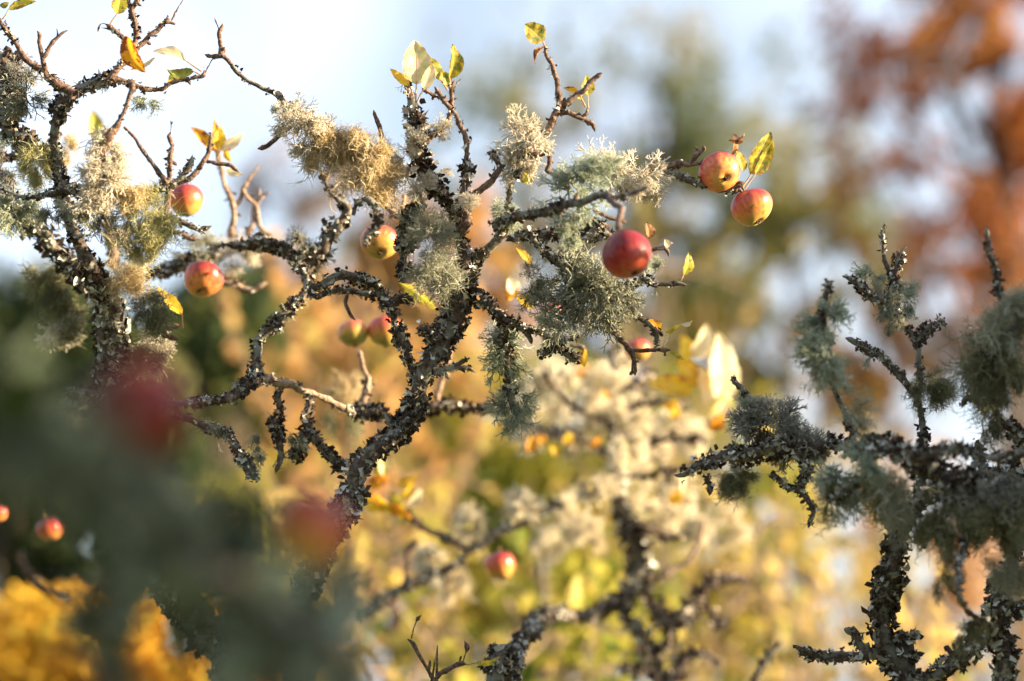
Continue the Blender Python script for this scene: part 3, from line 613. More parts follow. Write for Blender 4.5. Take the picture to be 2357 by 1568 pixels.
# ================================================================ the central apple tree
MT = root_at('M', 700, 300, 2.95, 'central apple tree whose thick dark lichen crusted trunk rises through the middle')
limb(MT, 'trunk', 'Z', [2.85, 2.9], [(690, 1480, 56), (725, 1330, 54), (768, 1215, 50), (795, 1165, 50), (805, 1130, 50), (817, 1090, 50), (840, 1060, 48), (884, 1025, 45), (925, 990, 43), (951, 952, 42), (965, 914, 42), (973, 880, 46), (994, 845, 52), (1015, 802, 56),
     (1032, 762, 66), (1046, 718, 74), (1053, 668, 66), (1066, 632, 46), (1072, 600, 38), (1062, 565, 30), (1058, 528, 26), (1056, 496, 26)], 1., to_ground='start', tip=False, fs=1.1, spur=.6)
limb(MT, 'branch', 'E', 2.88, [(1800, 560, 80), (1760, 500, 84), (1690, 430, 90), (1600, 340, 110), (1510, 250, 120), (1460, 130, 120), (1450, 0, 120), (1440, -170, 115), (1410, -330, 100), (1385, -440, 80), (1350, -520, 66), (1345, -580, 60), (1395, -620, 30), (1432, -675, 20)], 1.2, cmat='crust_warm', fs=1.5, spur=1.4)
limb(MT, 'branch', 'B', 2.88, [(1450, 1240, 70), (1530, 1180, 70), (1610, 1120, 70), (1670, 1060, 50), (1720, 985, 46), (1732, 900, 42), (1728, 800, 42), (1740, 720, 38), (1755, 690, 18)], .25, 'twig', cmat='crust_warm', spur=1.2)
limb(MT, 'twig', 'B', 2.86, [(1715, 930, 44), (1660, 860, 44), (1620, 800, 44), (1585, 745, 24)], .05, 'twig', spur=2)
limb(MT, 'twig', 'B', 2.92, [(1690, 880, 30), (1600, 820, 38), (1540, 800, 36), (1470, 750, 30)], .2, 'twig', spur=2)
limb(MT, 'twig', 'B', 2.86, [(1770, 720, 16), (1805, 680, 8)], 0, 'twig', spur=0)
limb(MT, 'branch', 'B', 2.86, [(1720, 940, 40), (1760, 990, 42), (1790, 1070, 44), (1835, 1140, 46), (1862, 1230, 46), (1860, 1310, 44), (1850, 1370, 48), (1850, 1460, 70), (1845, 1560, 70), (1830, 1660, 66), (1830, 1760, 76), (1870, 1850, 90), (1840, 1930, 90), (1790, 2010, 90)], .18, 'twig', cmat='crust', spur=.8)
limb(MT, 'branch', 'E', 2.86, [(1800, 330, 20), (1850, 250, 70), (1870, 160, 90), (1850, 90, 20)], 1.4, fs=1.1)
limb(MT, 'branch', 'E', 2.86, [(1840, 500, 80), (1900, 400, 70), (1990, 330, 60), (2070, 260, 56), (2130, 180, 56), (2120, 110, 50), (2075, 40, 60), (2030, 20, 30)], .25, 'twig', spur=1.6)
limb(MT, 'branch', 'E', [2.9, 2.85], [(1880, 1010, 120), (1960, 940, 110), (2050, 850, 105), (2130, 760, 110), (2190, 680, 100), (2200, 560, 70), (2210, 440, 56), (2230, 340, 58), (2260, 230, 62), (2300, 150, 70), (2320, 80, 80), (2350, -30, 90), (2440, -90, 90)], .55, fs=1.)
limb(MT, 'branch', 'C', 2.88, [(170, 1400, 60), (230, 1300, 80), (310, 1210, 80), (380, 1150, 76), (420, 1080, 72), (455, 1000, 62), (510, 930, 66), (515, 850, 60), (500, 770, 58), (490, 700, 50), (468, 630, 44), (440, 550, 40), (405, 490, 38), (392, 430, 28), (400, 375, 18)], .25, 'twig', cmat='crust', spur=1.)
limb(MT, 'branch', 'C', 2.88, [(520, 930, 60), (590, 860, 52), (660, 815, 50), (720, 780, 48), (760, 720, 46), (820, 660, 46), (875, 625, 50)], .08, 'twig', spur=1)
limb(MT, 'branch', 'C', 2.88, [(520, 960, 50), (600, 975, 50), (680, 1010, 48), (760, 1040, 46), (800, 1080, 38), (818, 1135, 24)], .08, 'twig', spur=1.6)
limb(MT, 'twig', 'C', 2.88, [(695, 1000, 28), (745, 975, 32), (748, 925, 18)], 0, 'twig', spur=1)
limb(MT, 'branch', 'C', 2.85, [(150, 1370, 60), (250, 1330, 60), (340, 1310, 60), (410, 1310, 54), (420, 1390, 42), (405, 1460, 46), (470, 1490, 44), (530, 1550, 44), (600, 1620, 50)], .2, 'twig', spur=1.4)
limb(MT, 'branch', 'F', [2.85, 2.72, 2.66], [(-30, 700, 120), (60, 610, 110), (150, 560, 100), (260, 545, 100), (400, 530, 90), (550, 480, 84), (700, 440, 84), (820, 400, 86), (920, 400, 76), (1000, 410, 54), (1100, 385, 44), (1190, 350, 40), (1262, 318, 30)], .45, spur=1.2)
limb(MT, 'branch', 'F', [2.68, 2.6], [(940, 410, 60), (1000, 470, 62), (1050, 510, 52), (1030, 580, 48), (1015, 690, 48)], .05, 'twig', spur=.6)
limb(MT, 'twig', 'F', 2.75, [(800, 520, 24), (870, 550, 34), (950, 590, 38), (1040, 610, 36), (1080, 622, 28)], .1, 'twig', spur=1)
limb(MT, 'branch', 'F', 2.95, [(50, 680, 80), (150, 735, 80), (300, 730, 80), (450, 710, 90), (600, 700, 100), (750, 690, 100), (900, 720, 80), (960, 760, 50)], 1.1, fs=1.15)
limb(MT, 'branch', 'F', [2.9, 2.85], [(250, 720, 60), (330, 820, 66), (420, 900, 72), (500, 970, 80), (620, 1020, 80), (740, 1060, 66), (850, 1080, 60), (960, 1130, 80), (1060, 1170, 80), (1180, 1130, 76), (1260, 1115, 64), (1320, 1155, 48), (1420, 1155, 46), (1520, 1150, 44), (1605, 1160, 24)], .5, spur=1.4)
limb(MT, 'branch', 'F', 2.9, [(620, 860, 50), (700, 800, 90), (800, 720, 110), (850, 640, 60), (830, 590, 30)], 1.3, fs=1.1)
limb(MT, 'branch', 'F', 2.87, [(1080, 1190, 60), (1110, 1290, 54), (1160, 1390, 56), (1210, 1450, 54), (1290, 1510, 48), (1335, 1550, 50), (1340, 1600, 50), (1345, 1690, 24)], .35, spur=2)
limb(MT, 'branch', 'C', 2.9, [(1255, 1485, 60), (1340, 1460, 66), (1440, 1420, 64), (1530, 1400, 60), (1620, 1410, 46), (1740, 1400, 38), (1830, 1420, 34)], .1, 'twig', spur=1)
limb(MT, 'branch', 'C', 2.9, [(1610, 1410, 44), (1660, 1360, 46), (1710, 1310, 44), (1750, 1270, 40), (1742, 1240, 14)], .05, 'twig', spur=2)
limb(MT, 'branch', 'F', 2.9, [(1000, 370, 60), (1150, 260, 56), (1280, 190, 56), (1380, 165, 50), (1460, 200, 50), (1550, 220, 60), (1650, 270, 62), (1740, 300, 54), (1850, 320, 50), (1960, 350, 50), (2050, 310, 60), (2110, 290, 30)], .3, spur=1.4)
limb(MT, 'twig', 'F', 2.9, [(2040, 310, 40), (2010, 360, 46), (2060, 345, 36), (2100, 400, 10)], .1, 'twig')
limb(MT, 'twig', 'F', 2.88, [(1240, 870, 30), (1330, 855, 36), (1400, 838, 34), (1450, 800, 34), (1490, 800, 12)], .05, 'twig', spur=2)
limb(MT, 'twig', 'F', 2.88, [(1400, 840, 30), (1440, 870, 34), (1445, 912, 10)], 0, 'twig', spur=0)
limb(MT, 'branch', 'J', 2.9, [(930, 20, 36), (970, 60, 44), (1040, 135, 52), (1110, 200, 54), (1140, 290, 42), (1150, 370, 46), (1165, 430, 34)], .06, 'twig', spur=2)
limb(MT, 'twig', 'J', 2.9, [(1130, 215, 36), (1250, 220, 38), (1360, 208, 36), (1420, 212, 36), (1465, 215, 18)], .03, 'twig', spur=1.6)
limb(MT, 'twig', 'J', 2.9, [(1410, 215, 12), (1415, 270, 26)], 0, 'twig', spur=0)
limb(MT, 'branch', 'E', 2.92, [(1940, 1280, 110), (2050, 1330, 90), (2140, 1400, 96), (2200, 1460, 96), (2270, 1480, 70), (2370, 1520, 58), (2450, 1540, 56)], .9)
limb(MT, 'branch', 'J', 2.92, [(100, -20, 50), (170, 20, 56), (250, 55, 66), (340, 65, 66), (420, 90, 66), (490, 150, 72), (560, 230, 80), (640, 280, 84), (690, 250, 40)], .5, spur=2)
limb(MT, 'twig', 'J', 2.92, [(220, 40, 56), (250, 100, 46), (272, 165, 26)], .2)
limb(MT, 'twig', 'J', 2.92, [(500, 190, 50), (430, 220, 80), (370, 240, 70), (310, 225, 50)], .8)
limb(MT, 'twig', 'J', 2.92, [(520, 160, 50), (600, 115, 56), (690, 110, 30)], .7)
limb(MT, 'twig', 'J', 3.1, [(600, 170, 34), (690, 190, 40), (745, 230, 40)], .1, 'pale')
limb(MT, 'branch', 'I', 2.95, [(2160, -80, 110), (2190, 60, 100), (2200, 200, 110), (2195, 350, 90), (2230, 500, 80), (2240, 640, 70), (2260, 780, 40)], 1., fs=1.1)
limb(MT, 'twig', 'I', 2.85, [(1560, 400, 70), (1680, 375, 60), (1760, 368, 48), (1850, 370, 44), (1925, 402, 34)], .4, spur=2.5)
limb(MT, 'twig', 'I', 2.85, [(1740, 365, 40), (1800, 325, 40), (1865, 290, 30)], .3, spur=2)
limb(MT, 'twig', 'I', 2.85, [(1620, 400, 44), (1670, 430, 44), (1710, 465, 28)], .2, spur=1)
limb(MT, 'branch', 'I', 2.85, [(1620, 130, 120), (1540, 60, 110), (1480, 20, 90), (1440, 60, 40)], 1.1, fs=1.)
# left arm with its descending limbs
limb(MT, 'branch', 'E', 2.95, [(1290, 1700, 80), (1280, 1600, 80), (1245, 1500, 70), (1230, 1420, 90), (1180, 1330, 110), (1120, 1240, 86), (1070, 1150, 84), (980, 1120, 84), (860, 1095, 90), (740, 1100, 90), (620, 1165, 80), (500, 1190, 80)], .9, fs=1.05)
limb(MT, 'branch', 'I', 2.92, [(1440, 480, 120), (1400, 400, 100), (1370, 320, 90), (1340, 200, 96), (1290, 110, 96), (1250, 10, 70)], .95)
limb(MT, 'branch', 'E', 2.98, [(500, 1200, 56), (560, 1260, 56), (650, 1215, 60), (780, 1210, 64), (950, 1225, 60), (1080, 1255, 60)], .7)
limb(MT, 'twig', 'E', 2.95, [(838, 1225, 30), (815, 1310, 34), (840, 1380, 32), (870, 1430, 28), (905, 1462, 14)], .03, 'twig')
limb(MT, 'branch', 'E', 2.9, [(1180, 1340, 60), (1260, 1290, 80), (1320, 1260, 70), (1400, 1285, 40)], .9)
limb(MT, 'branch', 'E', [3.1, 3.0, 2.9], [(-330, 850, 60), (-200, 815, 34), (-60, 815, 90), (60, 810, 120), (180, 830, 120), (290, 850, 110), (370, 920, 84), (430, 1020, 76), (480, 1110, 76), (490, 1200, 84), (420, 1290, 84), (330, 1380, 100), (230, 1470, 100), (150, 1550, 100), (70, 1640, 96), (60, 1750, 100), (50, 1850, 100), (30, 1960, 110), (-30, 2040, 120), (-150, 2100, 110), (-260, 2140, 80), (-400, 2160, 80), (-560, 2170, 80), (-760, 2180, 90)], .75, spur=.8)
limb(MT, 'branch', 'E', 3.05, [(490, 1120, 60), (510, 1010, 80), (560, 920, 90), (640, 850, 120), (680, 740, 110), (760, 640, 110), (820, 540, 100), (830, 480, 90), (760, 440, 60), (700, 380, 50), (650, 290, 46), (620, 210, 44), (590, 160, 22)], .9, fs=1.2, spur=1.4)
limb(MT, 'twig', 'E', 3.05, [(640, 270, 36), (665, 220, 40), (678, 175, 22)], .1, 'pale')
limb(MT, 'branch', 'E', 2.78, [(880, 560, 34), (905, 480, 56), (940, 425, 60), (1010, 425, 66), (1060, 470, 70), (1090, 560, 74), (1120, 640, 84), (1060, 690, 80), (1000, 725, 56), (990, 800, 40), (1005, 845, 20)], .45, spur=2)
limb(MT, 'branch', 'E', 3.1, [(1050, 390, 56), (1130, 460, 58), (1200, 520, 66), (1290, 570, 70), (1400, 620, 70)], .1, 'pale')
limb(MT, 'twig', 'E', 3.1, [(1315, 380, 38), (1310, 460, 44), (1300, 540, 44)], 0, 'pale')
limb(MT, 'branch', 'E', 2.88, [(1340, 1130, 60), (1300, 1040, 90), (1330, 920, 100), (1350, 800, 110), (1340, 700, 110), (1330, 600, 110), (1390, 530, 80), (1480, 460, 90)], 1.25, fs=1.2)
limb(MT, 'branch', 'B', 2.9, [(-160, 560, 40), (-80, 640, 44), (0, 700, 44), (90, 755, 46), (200, 790, 50), (290, 870, 76), (380, 950, 90), (480, 1020, 90), (580, 1090, 90), (680, 1150, 90), (780, 1180, 100), (880, 1260, 120), (960, 1330, 120), (1060, 1420, 100), (1120, 1480, 60)], .35, 'bark', spur=1.2, cmat='crust_warm')
limb(MT, 'branch', 'B', 2.9, [(-80, 650, 40), (-150, 570, 40), (-190, 520, 44), (-245, 465, 46), (-250, 380, 42), (-265, 290, 36), (-240, 240, 34), (-235, 205, 24)], .03, 'twig', spur=1.8)
limb(MT, 'twig', 'B', 2.9, [(-245, 485, 44), (-310, 485, 40), (-392, 468, 24)], .03, 'twig', spur=1)
limb(MT, 'twig', 'B', 2.9, [(-258, 290, 10), (-278, 220, 8), (-300, 155, 22)], 0, 'twig', spur=0)
limb(MT, 'twig', 'B', 2.88, [(380, 1070, 44), (270, 1135, 46), (210, 1190, 46), (150, 1250, 48), (100, 1270, 44), (60, 1275, 22)], .05, 'twig', spur=1)
limb(MT, 'twig', 'B', 2.9, [(1120, 1300, 40), (1130, 1190, 50), (1110, 1090, 44), (1075, 1000, 36), (1060, 945, 18)], .02, 'twig', spur=.5)
limb(MT, 'branch', 'I', [2.95, 3.05], [(20, 500, 90), (120, 470, 90), (230, 490, 90), (340, 500, 80), (430, 560, 66), (540, 590, 60), (660, 640, 60), (790, 700, 60), (900, 760, 60)], .12, 'pale', spur=.6)
limb(MT, 'branch', 'I', 3.0, [(270, 520, 50), (240, 620, 60), (250, 720, 70), (220, 830, 100), (240, 950, 90), (260, 1060, 80), (260, 1150, 60), (220, 1260, 40)], .8, fs=1.1)
limb(MT, 'branch', 'I', 3.0, [(490, 590, 60), (510, 700, 64), (490, 800, 80), (510, 900, 90), (560, 990, 90), (630, 1080, 90), (720, 1160, 90), (820, 1220, 90)], .6, fs=1.1)
limb(MT, 'branch', 'I', 3.0, [(480, 900, 70), (440, 1000, 100), (400, 1100, 90), (350, 1150, 40)], 1.2, fs=1.1)
limb(MT, 'branch', 'H', 2.95, [(1460, 760, 70), (1600, 800, 64), (1700, 850, 72), (1820, 890, 80), (1920, 920, 84), (1990, 1010, 90), (2060, 1110, 90), (2130, 1220, 100), (2180, 1330, 90)], .8)
limb(MT, 'branch', 'I', 3.3, [(1330, 760, 80), (1500, 740, 110), (1640, 690, 110), (1800, 710, 80), (1950, 710, 60), (2120, 720, 50)], .9, fs=1.2, cmat='crust_warm')
limb(MT, 'branch', 'I', 3.3, [(1620, 700, 80), (1610, 600, 80), (1640, 480, 60), (1700, 300, 50), (1730, 170, 40)], .5, 'pale', cmat='crust_warm')
limb(MT, 'branch', 'I', 3.2, [(860, 760, 70), (940, 700, 80), (990, 600, 90), (1000, 480, 70), (965, 340, 52), (940, 210, 46)], .5, 'pale', cmat='crust_warm')
limb(MT, 'branch', 'I', 3.1, [(830, 730, 60), (950, 760, 90), (1060, 750, 90), (1180, 770, 90)], 1.1, cmat='crust')

# ================================================================ the right apple tree
RT = root_at('O', 1280, 1400, 2.85, 'shaded apple tree at right with dark crusted trunk and upright lichened shoots')
limb(RT, 'trunk', 'O', 2.85, [(1310, 1640, 300), (1270, 1500, 270), (1200, 1360, 230), (1150, 1220, 190), (1140, 1050, 180), (1140, 920, 180), (1170, 780, 190), (1190, 640, 190), (1230, 500, 190), (1250, 360, 200), (1280, 220, 200), (1350, 110, 180), (1440, 40, 160), (1500, -60, 140)], 1.1, to_ground='start', fs=1.2, tip=False, spur=.8)
limb(RT, 'branch', 'O', 2.85, [(1110, 1330, 120), (1000, 1340, 110), (900, 1350, 100), (780, 1350, 100), (660, 1350, 100), (540, 1330, 100), (450, 1300, 80), (415, 1290, 50)], .8, fs=1.2)
limb(RT, 'branch', 'O', 2.85, [(1060, 1330, 90), (970, 1270, 84), (920, 1200, 86), (880, 1150, 80), (820, 1110, 70)], .35, spur=1)
limb(RT, 'twig', 'O', 2.83, [(930, 1210, 60), (930, 1160, 66), (885, 1110, 54)], .3)
limb(RT, 'branch', 'O', 2.8, [(1300, 1560, 150), (1450, 1560, 90), (1580, 1510, 100), (1700, 1440, 130), (1820, 1340, 150), (1950, 1230, 150), (2060, 1120, 170), (2130, 1000, 170), (2150, 850, 160), (2180, 700, 160), (2260, 500, 150), (2350, 300, 140)], 1., fs=1.2)
limb(RT, 'branch', 'O', 2.8, [(2120, 1050, 130), (2170, 1200, 170), (2180, 1350, 170), (2170, 1500, 150), (2180, 1650, 150)], 1.2, fs=1.2)
limb(RT, 'branch', 'O', 2.8, [(2150, 1000, 100), (2280, 960, 100), (2400, 930, 90)], 1.)
limb(RT, 'branch', 'K', 2.86, [(1480, 1400, 120), (1490, 1250, 80), (1510, 1050, 70), (1500, 930, 80), (1480, 800, 70), (1465, 680, 64), (1450, 560, 70), (1462, 430, 66), (1450, 300, 58), (1435, 180, 62), (1390, 80, 50), (1340, 20, 66), (1290, -50, 90), (1240, -120, 90), (1220, -200, 90), (1240, -300, 80), (1240, -400, 80), (1200, -480, 60), (1165, -560, 44), (1155, -660, 40), (1145, -770, 36), (1158, -830, 30), (1175, -870, 18)], .75, spur=1.4)
limb(RT, 'branch', 'G', 2.86, [(1240, 860, 60), (1280, 780, 70), (1300, 700, 60), (1320, 650, 36), (1352, 610, 22)], .9)
limb(RT, 'branch', 'G', 2.84, [(1160, 1110, 80), (1060, 1050, 80), (990, 1000, 70), (930, 930, 66), (880, 890, 56), (830, 872, 30), (800, 868, 26)], .7)
limb(RT, 'branch', 'G', 2.86, [(1430, 1480, 70), (1480, 1400, 90), (1550, 1330, 90), (1610, 1280, 70), (1650, 1240, 44), (1680, 1250, 16)], 1.)
limb(RT, 'branch', 'K', 2.86, [(1450, 640, 60), (1400, 580, 62), (1340, 500, 72), (1280, 420, 74), (1210, 340, 64), (1130, 260, 70), (1040, 240, 76), (960, 180, 80), (890, 130, 60), (825, 112, 30)], .7, spur=1.6)
limb(RT, 'branch', 'K', [2.78, 2.7], [(860, 1100, 80), (870, 980, 70), (890, 900, 70), (850, 800, 66), (790, 700, 52), (745, 600, 50), (700, 480, 70), (670, 320, 80), (660, 150, 80), (640, 0, 80), (640, -120, 80), (660, -240, 70), (680, -330, 60), (706, -372, 34)], .8, fs=1.1)
limb(RT, 'branch', 'K', 2.82, [(1000, 1120, 120), (900, 1090, 100), (820, 1030, 90), (700, 1000, 70), (580, 1040, 80), (450, 1080, 100), (330, 1050, 130), (200, 1030, 150), (80, 1080, 150), (-60, 1120, 130), (-200, 1110, 110), (-330, 1160, 100), (-460, 1210, 90), (-570, 1280, 70), (-640, 1285, 30)], 1., fs=1.15)
limb(RT, 'branch', 'J', 2.82, [(1770, 1290, 50), (1790, 1350, 50), (1800, 1420, 54), (1795, 1465, 24)], .8)
limb(RT, 'branch', 'J', 2.84, [(2210, 800, 56), (2165, 710, 50), (2120, 640, 46), (2080, 570, 56), (2030, 500, 56), (1985, 440, 36)], .45, spur=3)
limb(RT, 'branch', 'K', 2.82, [(440, 1080, 90), (480, 1180, 70), (485, 1290, 60), (440, 1390, 80), (490, 1480, 60), (550, 1580, 56), (520, 1680, 50), (510, 1740, 24)], .9)
limb(RT, 'branch', 'K', 2.82, [(430, 1400, 50), (340, 1400, 44), (280, 1350, 56), (220, 1290, 50), (170, 1300, 24)], .8)
limb(RT, 'branch', 'K', [2.72, 2.64, 2.66], [(860, 1060, 90), (1000, 1010, 110), (1150, 1010, 120), (1280, 1080, 110), (1400, 1140, 110), (1550, 1120, 110), (1700, 1080, 90), (1820, 1070, 80), (1960, 1120, 66), (2100, 1140, 70), (2250, 1100, 90), (2420, 1060, 100)], 1.1, fs=1.2)
limb(RT, 'branch', 'K', 2.68, [(1250, 1050, 110), (1450, 1180, 130), (1650, 1280, 150), (1850, 1350, 170), (2050, 1420, 180), (2250, 1490, 190), (2450, 1560, 190)], 1.2, fs=1.4)
limb(RT, 'branch', 'K', 2.68, [(1600, 1300, 120), (1800, 1480, 130), (2000, 1650, 130), (2250, 1800, 130)], 1.2, fs=1.4)
limb(RT, 'branch', 'K', 2.68, [(1050, 1060, 90), (1000, 1180, 80), (1010, 1290, 80), (900, 1360, 84), (790, 1430, 76), (700, 1500, 60), (670, 1540, 30)], .9, fs=1.2)
limb(RT, 'branch', 'K', 2.7, [(1010, 1290, 60), (1000, 1420, 60), (920, 1510, 50), (850, 1570, 40)], .2)
limb(RT, 'branch', 'G', [2.75, 2.7], [(2350, 1300, 140), (2250, 1190, 110), (2180, 1080, 76), (2135, 980, 80), (2120, 880, 60), (2100, 780, 56), (2065, 680, 54), (2045, 570, 42), (2035, 440, 28)], .5)
limb(RT, 'branch', 'K', [2.7, 2.8], [(2400, -40, 150), (2260, 60, 150), (2170, 200, 150), (2110, 330, 160), (2100, 480, 140), (2100, 620, 110), (2120, 760, 90), (2180, 860, 80), (2260, 900, 80), (2360, 950, 90), (2450, 980, 90)], 1.1, fs=1.2)
limb(RT, 'branch', 'K', 2.78, [(2080, 680, 60), (1990, 650, 56), (1910, 620, 60), (1840, 660, 50), (1830, 710, 24)], .8)
limb(RT, 'branch', 'K', 2.85, [(2340, 940, 80), (2330, 1060, 80), (2270, 1180, 140), (2200, 1300, 160), (2080, 1380, 150)], 1.2, fs=1.3)
limb(RT, 'branch', 'K', 2.85, [(2020, 1280, 100), (1980, 1180, 70), (1975, 1080, 70), (1965, 1000, 60)], .9)
limb(RT, 'twig', 'O', [2.66, 2.6, 2.7], [(1880, 300, 80), (1850, 400, 76), (1810, 520, 60), (1790, 680, 60), (1800, 800, 60), (1830, 900, 56), (1900, 990, 60), (1990, 1060, 70), (2080, 1140, 80)], .5)
limb(RT, 'twig', 'O', 2.75, [(1500, 230, 40), (1480, 300, 50), (1460, 370, 90), (1440, 380, 30)], .9)
# the right tree's outer leafy limbs beyond the picture edge: they throw the shade that lies over its shoots
def shade_crown():
    r = np.random.default_rng(77)
    lim = []
    b0 = pt('Z', 2500, 1500, 2.8)
    for k in range(14):
        e = CAM + RIGHT * r.uniform(.95, 1.8) + FWD * r.uniform(.6, 3.3) + UP * (r.uniform(-.6, .30) + .12)
        Q = spline(np.array([b0, (b0 + e) / 2 + r.normal(0, .06, 3) + np.array([.15, 0, 0]), e]), .05); lim.append(tube(Q, np.linspace(.02, .004, len(Q)), 6, .05, r))
    n = 40000; ax_ = r.uniform(.98, 1.9, n); d = r.uniform(.3, 3.36, n)
    hmax = .30 + .06 * np.sin(d * 3.1) + .05 * np.sin(d * 8 + 1) - .02 * (ax_ < 1.2) + .14 * (d < 2.1) - .14 * (d > 3.0)
    up = -.85 + (hmax + .85) * r.random(n) ** .8
    cc = np.sin(ax_ * 16 + 2) + np.sin(d * 13) * np.cos(up * 15 + d * 4) > -1.15
    pos = CAM + ax_[:, None] * RIGHT + d[:, None] * FWD + up[:, None] * UP; pos = pos[cc]; n = len(pos)
    V, F, T = scatter(LEAFP, pos, r.normal(size=(n, 3)), r.uniform(.028, .05, n), r, .2)
    V2, F2, _ = cat_parts(lim)
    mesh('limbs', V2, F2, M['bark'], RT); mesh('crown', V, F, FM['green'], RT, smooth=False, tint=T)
shade_crown()

# ================================================================ the tree behind with the glowing lichen mass
BT = root_at('N', 1200, 600, 3.8, 'out of focus apple tree behind the centre, heaped with sunlit cream lichen')
limb(BT, 'trunk', 'N', [3.75], [(1350, 1620, 140), (1260, 1480, 110), (1240, 1300, 90), (1210, 1170, 90), (1120, 1060, 90), (1030, 940, 90), (1100, 820, 130), (1180, 720, 150), (1200, 600, 170), (1190, 450, 170), (1140, 300, 150), (1080, 150, 120), (1030, 0, 90), (1000, -250, 80), (960, -450, 70), (990, -700, 60), (990, -950, 60), (990, -1150, 60), (950, -1350, 44)], .9, to_ground='start', fs=1.2)
for P_, c_ in (([(1080, 840, 140), (980, 880, 130), (880, 950, 120), (760, 990, 120), (600, 1000, 110), (470, 960, 110), (360, 1010, 130), (260, 1130, 140)], .8),
               ([(1180, 800, 80), (1260, 860, 100), (1360, 960, 110), (1450, 1080, 120), (1590, 1050, 130), (1680, 920, 110), (1740, 800, 130), (1830, 740, 130), (1920, 710, 110), (2020, 690, 60), (2120, 670, 30)], .9),
               ([(1450, 1080, 100), (1460, 1180, 90), (1420, 1300, 70)], .8), ([(1700, 900, 60), (1800, 960, 60), (1850, 1050, 70), (1940, 1100, 50)], .8),
               ([(1480, 1600, 160), (1540, 1450, 130), (1600, 1350, 90), (1750, 1320, 64), (1900, 1400, 50)], .7), ([(1190, 1480, 100), (1050, 1460, 100), (1010, 1450, 60)], .9),
               ([(1250, 640, 80), (1340, 690, 70), (1450, 630, 66), (1570, 570, 56), (1660, 470, 52), (1720, 330, 44), (1750, 200, 36)], .1),
               ([(1080, 150, 80), (1250, 250, 60), (1450, 340, 60), (1620, 290, 40)], .6), ([(1000, -250, 70), (1200, -180, 60), (1500, -240, 60), (1720, -330, 40)], .8),
               ([(1000, -300, 70), (850, -420, 60), (650, -520, 70), (450, -560, 60), (200, -640, 50)], .9), ([(980, -700, 70), (1200, -800, 60), (1450, -820, 60), (1650, -760, 50)], .8),
               ([(980, -620, 60), (800, -720, 60), (600, -820, 60), (450, -980, 60), (380, -1100, 40)], .8), ([(990, -560, 60), (1250, -500, 60), (1550, -520, 60), (1800, -480, 50)], .9),
               ([(980, -900, 60), (1180, -1000, 60), (1330, -1050, 50)], .8)):
    limb(BT, 'branch', 'N', 3.75, P_, c_, 'farbark' if c_ > .2 else 'pale', spur=.3, fs=1.1, cmat='crust_warm')
limb(BT, 'branch', 'M', 3.7, [(900, 1030, 60), (1010, 950, 80), (1120, 890, 110), (1260, 800, 80), (1400, 720, 70), (1560, 650, 60), (1700, 600, 50), (1900, 450, 60), (2100, 300, 80), (2300, 230, 80), (2500, 130, 90), (2700, 50, 70)], .5, spur=.5, cmat='crust')
limb(BT, 'twig', 'M', 3.7, [(1320, 750, 40), (1340, 600, 40), (1370, 440, 50), (1410, 360, 30)], .2, 'twig')
limb(BT, 'twig', 'M', 3.7, [(1900, 450, 50), (1700, 350, 60), (1500, 250, 60), (1350, 130, 60), (1200, 30, 50)], .3, 'twig')
limb(BT, 'twig', 'N', 4.2, [(2200, 330, 50), (2260, 240, 50), (2400, 140, 30)], .05, 'pale')
limb(BT, 'twig', 'N', 3.6, [(2180, 1600, 60), (2240, 1450, 60), (2320, 1330, 60), (2420, 1230, 30)], .4)
# small twigs low in the middle
LTW = root_at('M', 1540, 1500, 2.9, 'slender twig with dried flower cups rising from the bottom edge, below centre')
limb(LTW, 'stem', 'M', 2.9, [(1600, 1700, 44), (1560, 1560, 34), (1540, 1490, 34), (1490, 1410, 34), (1430, 1310, 36), (1395, 1240, 34), (1345, 1205, 28)], .03, 'twig', to_ground='start', spur=1.2)
limb(LTW, 'twig', 'M', 2.9, [(1385, 1200, 13), (1400, 1120, 11), (1425, 1060, 12), (1435, 1030, 36), (1470, 995, 12)], 0, 'twig', spur=0)
limb(LTW, 'twig', 'M', 2.9, [(1535, 1470, 32), (1545, 1385, 22)], 0, 'twig', spur=0)
limb(LTW, 'branch', 'M', 2.9, [(1560, 1580, 44), (1640, 1500, 46), (1720, 1450, 46), (1790, 1420, 44), (1860, 1420, 24)], .05, 'twig', spur=1)
limb(LTW, 'twig', 'M', 2.9, [(1790, 1420, 30), (1812, 1350, 16)], 0, 'twig', spur=0)
limb(LTW, 'twig', 'M', 2.9, [(1825, 1400, 14), (1850, 1320, 12), (1862, 1290, 40), (1860, 1250, 40), (1835, 1215, 12)], 0, 'twig', spur=0)
LT2 = root_at('N', 60, 1560, 3.05, 'short mossy trunk leaning in from the bottom edge, right of the slender twig')
limb(LT2, 'trunk', 'N', [3.0, 3.1, 3.4, 3.7], [(-60, 1760, 220), (40, 1560, 190), (110, 1380, 150), (190, 1230, 120), (270, 1110, 105), (350, 1030, 95), (480, 990, 80), (640, 1000, 80)], .6, to_ground='start', fs=1.1)

